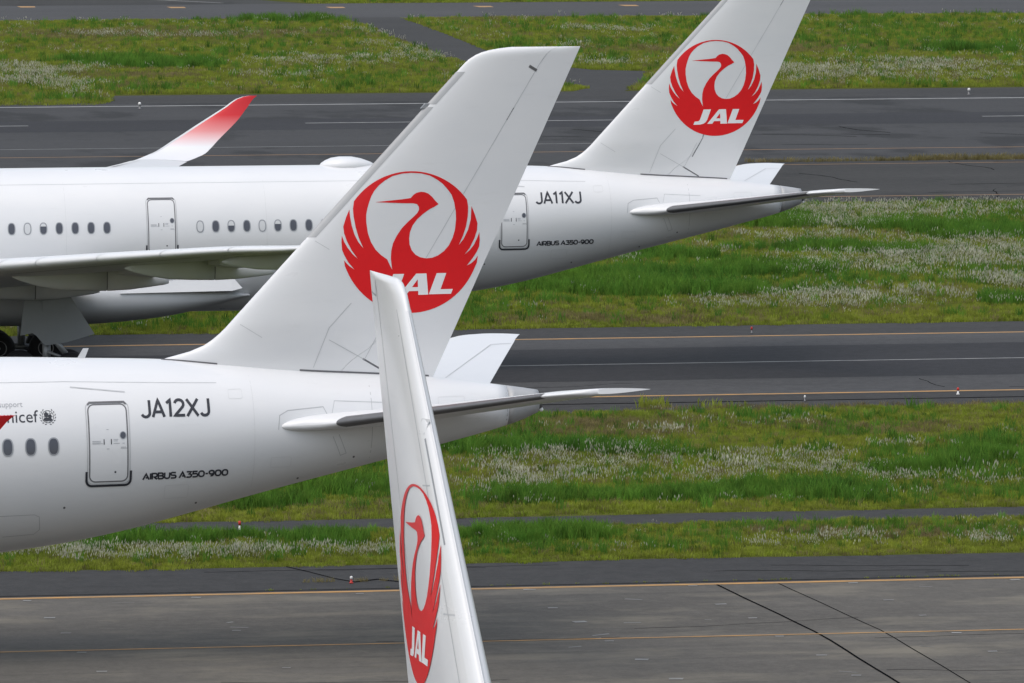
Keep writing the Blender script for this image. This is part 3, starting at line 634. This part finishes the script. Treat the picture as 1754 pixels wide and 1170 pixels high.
    fl([(-6.6, 8.05), (-6.15, 9.2), (-5.5, 9.9)], .018); fl([(-6.15, 8.85), (-5.1, 8.25)], .02); fl([(-5.1, 8.25), (-4.55, 9.3)], .016); fl([(-5.15, 8.28), (-4.45, 7.86)], .05, 'hinge_gap', 'seam_dark')
    fl([(-8.9, 9.45), (-8.1, 8.95)], .016); fl([(LE(11.8)+.03, 11.8), (LE(11.8)+.6, 11.45)], .016)
    if reg == 'JA11XJ': fl([(-4.75, 8.7), (-4.3, 9.5), (-4.25, 9.75)], .035, 'grime_streak', 'seam_dark')
    # root seal of the fin
    v, f = ribbon([(-7.0+.2*i, 0) for i in range(20)], .05, lambda x, z, off: (x, -half(x, float(top_f(x))-.02)-.012, float(top_f(x))+.02+z), 0); obj('root_seal', v, f, M['seam_dark'], fin)
    v, f = ribbon([(-11.0+.2*i, 0) for i in range(9)], .04, lambda x, z, off: (x, -half(max(x, LE(float(top_f(x)))), float(top_f(x))-.02)-.02, float(top_f(x))+.01+z), 0); obj('root_seal', v, f, M['seam_dark'], fin)
    def le_strip(parent, z0, z1, w, mat):
        v, f = [], []; zs = np.linspace(z0, z1, 24); cs = [0, .03, .1, .25, .5, .75, 1]
        for z in zs:
            a = LE(z); row = [(a+w*c-.012, z) for c in cs]
            v += [(x, -half(max(x, a), z)-.007, z) for x, z in row[::-1]] + [(x, half(max(x, a), z)+.007, z) for x, z in row]
        m2 = 2*len(cs)
        for i in range(len(zs)-1):
            for k in range(m2-1): f.append((i*m2+k, i*m2+k+1, (i+1)*m2+k+1, (i+1)*m2+k))
        return obj('leading_edge_strip', v, f, M[mat], parent, True)
    le_strip(fin, 11.8, 15.50, .24, 'strip'); le_strip(fin, 15.58, 16.5, .24, 'strip')
    v, f = box_vf(-3.34, -3.10, -.06, .06, 15.46, 15.60); obj('strip_bracket', [(x+(z-15.54)*.93, y, z) for x, y, z in v], f, M['ring'], fin)
    # small blade antenna and satellite dome on the crown
    zt = float(top_f(-13.5)); v, f = [(-13.42,-.03,zt-.05),(-13.20,-.03,zt-.05),(-13.07,-.015,zt+.27),(-13.23,-.015,zt+.27),(-13.42,.03,zt-.05),(-13.20,.03,zt-.05),(-13.07,.015,zt+.27),(-13.23,.015,zt+.27)], [(0,1,2,3),(7,6,5,4),(0,4,5,1),(1,5,6,2),(2,6,7,3),(3,7,4,0)]
    obj('blade_antenna', v, f, M['light_grey'], A)
    zt = float(top_f(-19.8)); prof = [(-20.75,.02),(-20.68,.10),(-20.5,.20),(-20.25,.29),(-19.9,.335),(-19.4,.33),(-19.0,.26),(-18.6,.13),(-18.4,.03)]
    v, f = lathe_vf(prof, 'x', 32, (0, 0, zt-.02), 2.2, 1.12); obj('satellite_dome', v, f, M['white'], A, True)
    # tailplane
    for s in (-1, 1):
        secs = []
        for l, le, te, z in ((1.0,-8.2,-1.5,6.42),(1.75,-8.05,-1.3,6.50),(1.95,-7.75,-1.2,6.54),(2.08,-7.25,-1.15,6.57),(2.2,-6.75,-1.1,6.6),(2.45,-6.30,-1.0,6.66),(5.4,-3.92,.02,7.25),(8.35,-1.55,1.05,7.86),(8.8,-1.2,1.2,7.93),(9.12,-.95,1.33,7.98),(9.27,-.75,1.40,8.01),(9.34,-.35,1.44,8.04)):
            ch = te-le; te -= .013*l; ch = te-le; zte = 7.02+(l-2)*.1465-tip_drop*l/9.3; z -= tip_drop*l/9.3; secs.append(((le, s*l, z), ch, min(.095, .5/ch), 0.19, -(zte-z)/ch))
        h = section_skin(secs, CU, M['white'], 'tailplane', A)
        st = [q for q in secs if 2.3 < abs(q[0][1]) < 8.5]
        st = [((a[0]-.02, a[1], a[2]), .30, .0, .19, 0) for a, *_ in st]
        v, f = [], []
        for (a, ch, th, ca, dr), q in zip(st, [q for q in secs if 2.3 < abs(q[0][1]) < 8.5]):
            C0, T0 = q[1], q[2]
            for c, sg in ((.055,1),(.03,1),(.012,1),(.003,1),(0,1),(0,-1),(.003,-1),(.012,-1),(.03,-1),(.055,-1)):
                t = float(naca(c))*T0*C0*(1 if sg > 0 else .85)+.012; v.append((a[0]+C0*c, a[1], a[2]+sg*t-q[4]*C0*c))
        for i in range(len(st)-1):
            for k in range(9): f.append((i*10+k, i*10+k+1, i*10+11+k, i*10+10+k))
        obj('leading_edge_strip', v, f, M['metal_dark'], h, True)
        if s > 0:
            pts = [(-.25, 3.0), (.55, 7.6), (1.25, 8.1)]; v = []
            def top_z(x, l):
                q = [(a[0][1], a[0][0], a[1], a[2], a[0][2]) for a in secs]; le = np.interp(l, [z[0] for z in q], [z[1] for z in q]); ch = np.interp(l, [z[0] for z in q], [z[2] for z in q]); th = np.interp(l, [z[0] for z in q], [z[3] for z in q]); zz = np.interp(l, [z[0] for z in q], [z[4] for z in q])
                k = np.clip((x-le)/ch, 0, 1); return float(zz+naca(k)*th*ch+k*(7.02+(l-2)*.1465-tip_drop*l/9.3-zz))
            v, f = ribbon([(-2.6, 2.6), (-1.9, 4.0), (.15, 7.9), (.80, 8.1)], .03, lambda x, l, off: (x, l, top_z(x, l)+.012), 0); obj('elevator_gap', v, f, M['seam'], h)
    # wings
    zl_ = pchip([0, 3, 8, 16, 19, 22, 25, 29, 30.2, 31.2, 31.9, 32.25, 32.4], [3.75, 4.05, 4.75, 5.70, 6.06, 6.40, 6.73, 7.08, 7.34, 7.98, 8.75, 9.45, 9.93])
    for s in (-1, 1):
        W = []
        le = lambda l: -25.4-(29-l)*.7
        te = lambda l: (-22.8-(29-l)*.425) if l > 11.5 else (-22.8-17.5*.425-(11.5-l)*.14)
        for l in (0.5, 3, 5, 8, 11.5, 14, 16, 19, 22, 25, 27, 29):
            ch = te(l)-le(l); W.append(((le(l), s*l, float(zl_(l))), ch, .125-.0012*l, .10, .02 if l < 12 else .01))
        w = section_skin(W, CU, M['light_grey'], 'wing', A)
        tip = [W[-1]]
        for l, a, b, cant in ((30.0,-24.6,-22.0,.40),(30.7,-23.8,-21.45,.65),(31.3,-22.95,-20.9,.9),(31.9,-21.75,-20.1,1.1),(32.25,-20.55,-19.5,1.3),(32.38,-19.85,-19.15,1.4),(32.4,-19.45,-19.05,1.4)):
            tip.append(((a, s*l, float(zl_(l))), b-a, .085, cant, 0))
        tip[0] = (tip[0][0], tip[0][1], .09, .12, 0)
        ll = [abs(q[0][1]) for q in tip]; fx, fc, fa = pchip(ll, [q[0][0] for q in tip]), pchip(ll, [q[1] for q in tip]), pchip(ll, [q[3] for q in tip])
        tip = [((float(fx(l)), s*l, float(zl_(l))), float(fc(l)), .088, float(fa(l)), 0) for l in [29+3.4*(1-(1-i/22)**1.8) for i in range(23)]]
        wl = section_skin(tip, CU, M['winglet'], 'winglet', w)
        v, f = [], []
        for (a, ch, th, ca, dr) in tip[4:]:
            sg_ = math.copysign(1, a[1])
            for c, q in ((.10,1),(.03,1),(0,1),(0,-1),(.03,-1),(.10,-1)):
                t = float(naca(c))*th*ch+.006; v.append((a[0]+ch*c-.012, a[1]-q*t*math.sin(ca)*sg_, a[2]+q*t*math.cos(ca)))
        obj('leading_edge_strip', v, [(i*6+k, i*6+k+1, i*6+7+k, i*6+6+k) for i in range(len(tip)-5) for k in range(5)], M['light_grey'], wl, True)
        # slats
        br = [3.6, 6.4, 9.0, 12.2, 14.3, 16.15, 19.15, 22.2, 25.4, 28.7]
        for i in range(len(br)-1):
            v, f = [], []; ls = np.linspace(br[i]+.02, br[i+1]-.02, 5)
            for l in ls:
                ch = te(l)-le(l); th = .125-.0012*l; wd = .62
                for c, q in ((wd/ch,1),(.6*wd/ch,1),(.25*wd/ch,1),(.06*wd/ch,1),(0,1),(.0,-1),(.06*wd/ch,-1),(.25*wd/ch,-1),(.5*wd/ch,-1)):
                    t = float(naca(c))*th*ch*(1 if q > 0 else .85)+.022
                    v.append((le(l)+ch*c-.03, s*l, float(zl_(l))+q*t))
            f = [(a*9+k, a*9+k+1, a*9+10+k, a*9+9+k) for a in range(4) for k in range(8)]
            obj('slat', v, f, M['white'], w, True)
        # flap track fairings
        for l, x0, x1, r in ((6.3, -37.5, -30.8, .62), (12.6, -35.0, -28.7, .60), (18.9, -31.2, -25.3, .50), (23.8, -28.0, -23.4, .34)):
            z0 = float(zl_(l))-.36; L_ = x1-x0; pf = [(0,.03),(.05,.28),(.15,.62),(.3,.92),(.45,1),(.6,.95),(.75,.80),(.88,.56),(.97,.38),(1,.28)]
            def place(pr): 
                v, f = lathe_vf([(t*L_, q*r) for t, q in pr], 'x', 20, (x0, s*l, z0), .42, 1.0)
                return [(x, y, z-(.02 if x < x0+.4*L_ else .02)-.32*r*max(0, (x-x0)/L_-.45)/.55) for x, y, z in v], f
            cut = .6; fr = [p for p in pf if p[0] <= cut]; bk = [p for p in pf if p[0] >= cut]; bk[0] = (cut+.006, .95)
            v, f = place(fr); fo = obj('flap_track_fairing', v, f, M['light_grey'], w, True)
            v, f = place(bk); obj('fairing_tail', v, f, M['light_grey'], fo, True)
            v, f = place([(cut-.02, .90), (cut+.03, .90)]); obj('fairing_seam', v, f, M['seam_dark'], fo)
        def under(x, l, off):
            ch = te(l)-le(l); c = min(1, max(0, (x-le(l))/ch)); th = .125-.0012*l
            return (x, s*l, float(zl_(l))-.85*float(naca(c))*th*ch-(.02 if l < 12 else .01)*ch*c-.003-off)
        cl_ = lambda c, l: (le(l)+c*(te(l)-le(l)), l)
        for pts, wd, mt in (([cl_(.16, l) for l in np.linspace(4, 28, 14)], .05, 'seam_dark'), ([cl_(.64, l) for l in np.linspace(4, 27, 14)], .05, 'seam_dark'), ([cl_(.80, l) for l in np.linspace(4, 20, 10)], .06, 'seam_dark'), *[([cl_(.16, l), cl_(.62, l)], .03, 'seam') for l in (13, 16, 19, 22, 25)]):
            v, f = ribbon(pts, wd, under, .006, step=.4); obj('underside_seam', v, f, M[mt], w)
        # flap gaps under the trailing edge
        for a, b in ((3.4, 11.2), (11.9, 19.8)):
            v = []
            for l in np.linspace(a, b, 8):
                ch = te(l)-le(l); x0, x1 = te(l)-.17*ch, te(l)+.05*ch; zz = float(zl_(l))-.02*ch-.12
                v += [(x0, s*l, zz-.10), (x0, s*l, zz+.10), (x0+.35*(x1-x0), s*l, zz+.13), (x1, s*l, zz-.20), (x1, s*l, zz-.23), (x0+.35*(x1-x0), s*l, zz-.17)]
            f = [(i*6+k, i*6+(k+1) % 6, i*6+6+(k+1) % 6, i*6+6+k) for i in range(7) for k in range(6)] + [(0,1,2,3,4,5), (42,43,44,45,46,47)]
            obj('flap', v, f, M['light_grey'], w)
        # engine
        v, f = lathe_vf([(-47.6,1.45),(-47.8,1.62),(-47.3,1.82),(-45.8,1.96),(-44,1.92),(-42.4,1.62),(-41.6,1.42),(-41.6,1.30),(-43,1.2)], 'x', 40, (0, s*10.2, 2.75)); e = obj('engine', v, f, M['white'], A, True)
        v, f = lathe_vf([(-47.0,.05),(-46.9,1.44),(-46.8,1.46)], 'x', 40, (0, s*10.2, 2.75)); obj('fan', v, f, M['metal_dark'], e)
        v, f = lathe_vf([(-43.2,.95),(-41.2,.78),(-40.3,.55),(-39.2,.08)], 'x', 24, (0, s*10.2, 2.75)); obj('exhaust_plug', v, f, M['metal_dark'], e, True)
        v, f = box_vf(-46, -38.5, s*10.2-.16, s*10.2+.16, 3.6, 5.0); obj('pylon', [(x, y, z if z > 4 else z+max(0, (x+44)*.10)) for x, y, z in v], f, M['white'], e)
    # belly fairing and its light side panel
    v, f = [], []; bx = pchip([-47,-45,-42,-36,-31,-28,-25.2,-24], [.05,.55,.9,1,.97,.80,.35,.04])
    zz = np.linspace(-46.9, -24.05, 40); nb_ = 40
    for x in zz:
        k = float(bx(x))
        for j in range(nb_):
            a = 2*math.pi*j/nb_; c, sn = math.cos(a), math.sin(a)
            v.append((x, (2.3+.95*k)*math.copysign(abs(c)**.8, c), 3.25+(-1.27*k-.02 if sn < 0 else 1.1*k)*abs(sn)**.8 if sn < 0 else 3.25+1.1*k*abs(sn)**.8))
    f = [(i*nb_+j, i*nb_+(j+1) % nb_, (i+1)*nb_+(j+1) % nb_, (i+1)*nb_+j) for i in range(len(zz)-1) for j in range(nb_)]
    bf = obj('belly_fairing', v, f, M['light_grey'], A, True)
    pv = [(-29.6,-3.22,3.46),(-24.9,-3.12,3.50),(-24.45,-3.02,3.60),(-24.95,-2.86,4.18),(-26.2,-2.90,4.15),(-27.6,-3.0,3.92)]
    obj('side_fairing_panel', pv+[(x, y+.5, z-.02) for x, y, z in pv], [(0,1,2,3,4,5),(11,10,9,8,7,6)]+[(i, i+6, (i+1) % 6+6, (i+1) % 6) for i in range(6)], M['white'], bf)
    # landing gear
    for s in (-1, 1):
        y = s*5.3; g_ = A
        v, f = merge(tube_vf((-33.0, y*.93, 4.6), (-32.9, y, 1.6), .24), tube_vf((-32.9, y, 1.75), (-32.9, y, .75-Z), .17), tube_vf((-33.0, y*.62, 4.0), (-32.9, y*.98, 2.0), .11))
        g = obj('main_gear', v, f, M['strut'], A, True)
        v, f = merge(tube_vf((-34.15, y, .80-Z), (-31.85, y, .62-Z), .14), tube_vf((-33.95, y-.75, .74-Z), (-33.95, y+.75, .74-Z), .09), tube_vf((-31.95, y-.75, .70-Z), (-31.95, y+.75, .70-Z), .09), tube_vf((-32.9, y-.3, 1.3), (-31.9, y-.3, .9), .06), tube_vf((-32.7, y-.25, 1.9), (-32.1, y-.25, 1.15), .12))
        obj('bogie', v, f, M['strut'], g, True)
        for wx_ in (-33.95, -31.95):
            for wy in (-.72, .72):
                pr = [(-.26,.32),(-.26,.42),(-.25,.56),(-.18,.665),(-.07,.70),(.07,.70),(.18,.665),(.25,.56),(.26,.42),(.26,.32)]
                v, f = lathe_vf(pr, 'y', 32, (wx_, y+wy, .70-Z)); t_ = obj('tyre', v, f, M['rubber'], g, True)
                v, f = lathe_vf([(-.272,.06),(-.20,.10),(-.21,.26),(-.275,.31),(-.275,.335),(.275,.335),(.21,.26),(.20,.1),(.27,.06)], 'y', 24, (wx_, y+wy, .70-Z)); obj('rim', v, f, M['rim'], g, True)
        yy = s*5.72
        dp = [(-33.85,3.45),(-32.9,3.62),(-32.0,3.66),(-30.95,2.0),(-32.1,1.68),(-33.0,1.55),(-33.35,1.95),(-33.5,2.08),(-34.02,1.98)]
        nn = len(dp); tilt = lambda z: s*.10*(z-2.5)
        v = [(x, yy-tilt(z)*-.6, z) for x, z in dp] + [(x, yy-tilt(z)*-.6-s*.07, z) for x, z in dp]
        gd = obj('gear_door', v, [tuple(range(nn)), tuple(range(2*nn-1, nn-1, -1))]+[(i, i+nn, (i+1) % nn+nn, (i+1) % nn) for i in range(nn)], M['grey_paint'], g)
        v, f = box_vf(-33.1, -32.2, yy+s*.02 if s > 0 else yy-.10, yy+.10 if s > 0 else yy-.02, 3.0, 3.75); obj('door_bracket', v, f, M['grey_paint'], g)
    v, f = tube_vf((-59.6, 0, 3.2), (-59.4, 0, .55-Z), .13); g = obj('nose_gear', v, f, M['strut'], A, True)
    for wy in (-.35, .35):
        v, f = lathe_vf([(-.17,.2),(-.17,.4),(-.1,.51),(.1,.51),(.17,.4),(.17,.2)], 'y', 24, (-59.4, wy, .52-Z)); obj('tyre', v, f, M['rubber'], g, True)
    # charity lettering
    if charity:
        font_text('charity_lettering', 'unicef', -14.86, 6.87, .47, M['navy'], A, mp)
        font_text('charity_lettering', 'support', -15.26, 7.29, .215, M['ring'], A, mp)
        cx, cz, r = -14.565, 7.01, .165
        out = [ribbon(oval(cx, cz, r, r), .014, mp, .007, True, .05), ribbon(oval(cx, cz, r*.55, r), .009, mp, .008, True, .05), ribbon([(cx-r, cz), (cx+r, cz)], .009, mp, .0085), ribbon([(cx-r*.85, cz+r*.5), (cx+r*.85, cz+r*.5)], .008, mp, .0085), ribbon([(cx-r*.85, cz-r*.5), (cx+r*.85, cz-r*.5)], .008, mp, .0085)]
        for sg in (-1, 1):
            for k in range(7):
                t = math.radians(-78+k*21); px, pz = cx+sg*1.22*r*math.cos(t), cz+1.22*r*math.sin(t); q = math.radians(-78+k*21+62)
                out.append(ribbon([(px, pz), (px+sg*.055*math.cos(q), pz+.055*math.sin(q))], .020, mp, .0075+.0003*k))
        v, f = merge(*out); em = obj('globe_emblem', v, f, M['navy'], A); prop(em, 'small round globe emblem inside a laurel wreath, with two dark heads')
        for cc, a, b in (((cx-.045, cz+.055), .062, .07), ((cx+.06, cz+.01), .055, .055), ((cx-.03, cz-.07), .10, .05), ((cx+.07, cz-.075), .05, .045)):
            link('silhouette', map_loops([oval(*cc, a, b, 2, 14)], mp, .0105+.0006*a*10, .3), M['navy'], em)
    for o in list(A.children):
        o.location.z += Z
    return A
aircraft((31.01, 191.1, 0), math.radians(2.05), 'JA12XJ', .0, True, {}, 'white airliner with JA12XJ on its rear fuselage, nearer of the two seen side-on', 'white airliners with a crane roundel on the fin')
aircraft((57.0, 281.0, 0), math.radians(.8), 'JA11XJ', .10, False, {0: 1, 2: .45, 4: 1, 5: .35, 20+3: .3, 19+5: 1}, 'white airliner with JA11XJ behind the nearer one, red-tipped winglet rising over its roof', 'white airliners with a crane roundel on the fin', .30)
# ------------------------------------------------------------------ foreground aircraft, seen nearly head-on; only its fin reaches into view
def front_aircraft():
    th = math.radians(14); az = YAW-math.atan(217/FPX); d = -Vector((math.sin(az), math.cos(az)))*math.cos(th) + Vector((math.cos(az), -math.sin(az)))*math.sin(th); A = empty('passenger_aircraft', (16.343, 119.5, 0), math.atan2(d.y, d.x)-math.pi)
    prop(A, 'white airliner tail fin in the foreground, narrow because it is seen almost edge-on', 'aircraft', 'white airliners with a crane roundel on the fin')
    zt = 16.12; LE0 = lambda z: -(2.32+(16.1-z)*.87)
    LE = lambda z: LE0(z) + (0 if z < 15.85 else .30*((z-15.85)/.27)**2)
    LEf = lambda z: LE(z) if z > 8.3 else LE(z)-2.2*((8.3-z)/1.2)**1.6
    TE = lambda z: -(16.08-z)*.385
    half, fin, rud = make_fin(A, LEf, TE, 6.6, zt, lambda z: .125+.029*(16.1-z), .70, .16, .10)
    fm = lambda x, z, off: (x, half(x, z)+off, z)
    roundel(A, fm, -4.22, 10.92, 1.76, -1, .012)
    def fl(pts, w, name='panel_seam', mat='seam', off=.005, par=None): v, f = ribbon(pts, w, fm, off, step=.2); return obj(name, v, f, M[mat], par or fin)
    hx = lambda z, c: LEf(z)+(TE(z)-LEf(z))*c
    fl([(hx(z, .70), z) for z in np.linspace(8, 15.9, 24)], .02)
    for z in (15.2, 12.75, 10.7): fl([(hx(z, .0)+.05, z), (hx(z, .16), z-.05)], .025)
    fl([(hx(z, .04), z) for z in np.linspace(11.8, 13.5, 14)], .035, 'erosion_seam', 'ring', .013)
    fl([(hx(z, .12), z) for z in np.linspace(7.5, 15.6, 30)], .02)
    fl([(-.15, 15.75), (-.75, 15.72), (-.72, 16.0)], .03, 'panel_seam', 'ring')
    fl([(hx(13.65, .02), 13.7), (hx(13.65, .08), 13.7)], .26, 'repair_patch', 'light_grey', .012)
    v, f = [], []; zs = np.linspace(8.6, 15.6, 30); w = .30; cs = [0, .02, .08, .2, .4, .7, 1]
    for z in zs:
        a = LEf(z); row = [(a+w*c-.012, z) for c in cs]
        v += [(x, -half(max(x, a), z)-.008, z) for x, z in row[::-1]] + [(x, half(max(x, a), z)+.008, z) for x, z in row]
    m2 = 2*len(cs)
    for i in range(len(zs)-1):
        for k in range(m2-1): f.append((i*m2+k, i*m2+k+1, (i+1)*m2+k+1, (i+1)*m2+k))
    obj('leading_edge_strip', v, f, M['white'], fin, True)
    # rear fuselage and tailplane below the frame
    prof = [(-52,.2,5.0),(-50.5,1.3,5.0),(-48,2.1,4.9),(-45,2.48,4.85),(-40,2.52,4.85),(-16,2.52,4.85),(-12,2.3,5.1),(-8,1.85,5.5),(-4,1.25,6.0),(-.5,.6,6.45),(1.5,.15,6.6)]
    v, f = [], []; n = 48
    for x, r, z in prof:
        for k in range(n): a = 2*math.pi*k/n; v.append((x, r*math.cos(a), z+r*math.sin(a)))
    f = [(i*n+k, i*n+(k+1) % n, (i+1)*n+(k+1) % n, (i+1)*n+k) for i in range(len(prof)-1) for k in range(n)] + [tuple(range(n))[::-1], tuple(range((len(prof)-1)*n, len(prof)*n))]
    obj('fuselage', v, f, M['white'], A, True)
    for s in (-1, 1):
        section_skin([((-8.5, s*.8, 6.0), 5.6, .09, .1, 0), ((-2.4, s*8.6, 6.9), 2.2, .09, .1, 0), ((-1.6, s*9.2, 6.98), 1.4, .07, .1, 0)], CU, M['white'], 'tailplane', A)
        section_skin([((-34, s*1.5, 3.7), 10, .12, .1, 0), ((-29, s*8, 4.5), 6, .11, .1, 0), ((-17.5, s*23.5, 6.2), 2.2, .1, .1, 0)], CU, M['light_grey'], 'wing', A)
    for x, y in ((-27, -4.6), (-27, 4.6), (-47, 0)):
        v, f = tube_vf((x, y*.9, 3.6), (x, y, .5), .17); g = obj('landing_gear', v, f, M['strut'], A, True)
        for dy in (-.45, .45):
            for dx in ((-.7, .7) if y else (0,)):
                v, f = lathe_vf([(-.2,.25),(-.2,.48),(-.1,.57),(.1,.57),(.2,.48),(.2,.25)], 'y', 24, (x+dx, y+dy, .57)); obj('tyre', v, f, M['rubber'], g, True)
    return A
front_aircraft()

# ------------------------------------------------------------------ small things on the ground
def edge_light(x, y, h, label, colors, group, r=.09, name='edge_light', cat='light'):
    r *= .8; h *= .85; e = empty(name, (x, y, .01)); prop(e, label, cat, group)
    v, f = lathe_vf([(0, r*1.5), (.03, r*1.5), (.05, r*.8), (h*.55, r*.8)], 'z', 14); obj('base', v, f, M[colors[0]], e, True)
    v, f = lathe_vf([(h*.55, r), (h*.8, r*1.1), (h*.95, r*.8), (h, r*.2)], 'z', 14); obj('lamp_dome', v, f, M[colors[1]], e, True)
G1 = 'small edge lights along the pavements'
edge_light(27.45, 205.3, .27, 'red and white edge light on the shoulder beside the foreground fin', ('light_red', 'light_white'), G1, .055)
edge_light(51.4, 503.6, .60, 'small white runway light beside the far white line, above the rear airliner', ('metal_dark', 'light_white'), G1, .13)
edge_light(117.6, 513.5, .60, 'small white runway light at the far right beside the runway verge', ('metal_dark', 'light_white'), G1, .13)
edge_light(60.1, 264.2, .34, 'red edge light just below the yellow taxiway line at right', ('light_white', 'light_red'), G1, .06)
edge_light(62.6, 262.2, .34, 'small white edge light at the right end of the taxiway shoulder', ('metal_dark', 'light_white'), G1, .05)
edge_light(53.4, 262.3, .30, 'small white edge light on the taxiway shoulder right of the tailplane tip', ('metal_dark', 'light_white'), G1, .045)
edge_light(57.6, 294.9, .36, 'small dark edge light on the far side of the middle taxiway', ('metal_dark', 'light_red'), G1, .05)
p = empty('marker_post', (25.5, 218.4, 0)); prop(p, 'thin white marker post with a red cap standing in the grass', 'post')
v, f = tube_vf((0,0,0), (0,0,.42), .032); obj('post', v, f, M['light_white'], p, True)
v, f = tube_vf((0,0,.42), (0,0,.56), .042); obj('red_cap', v, f, M['light_red'], p, True)
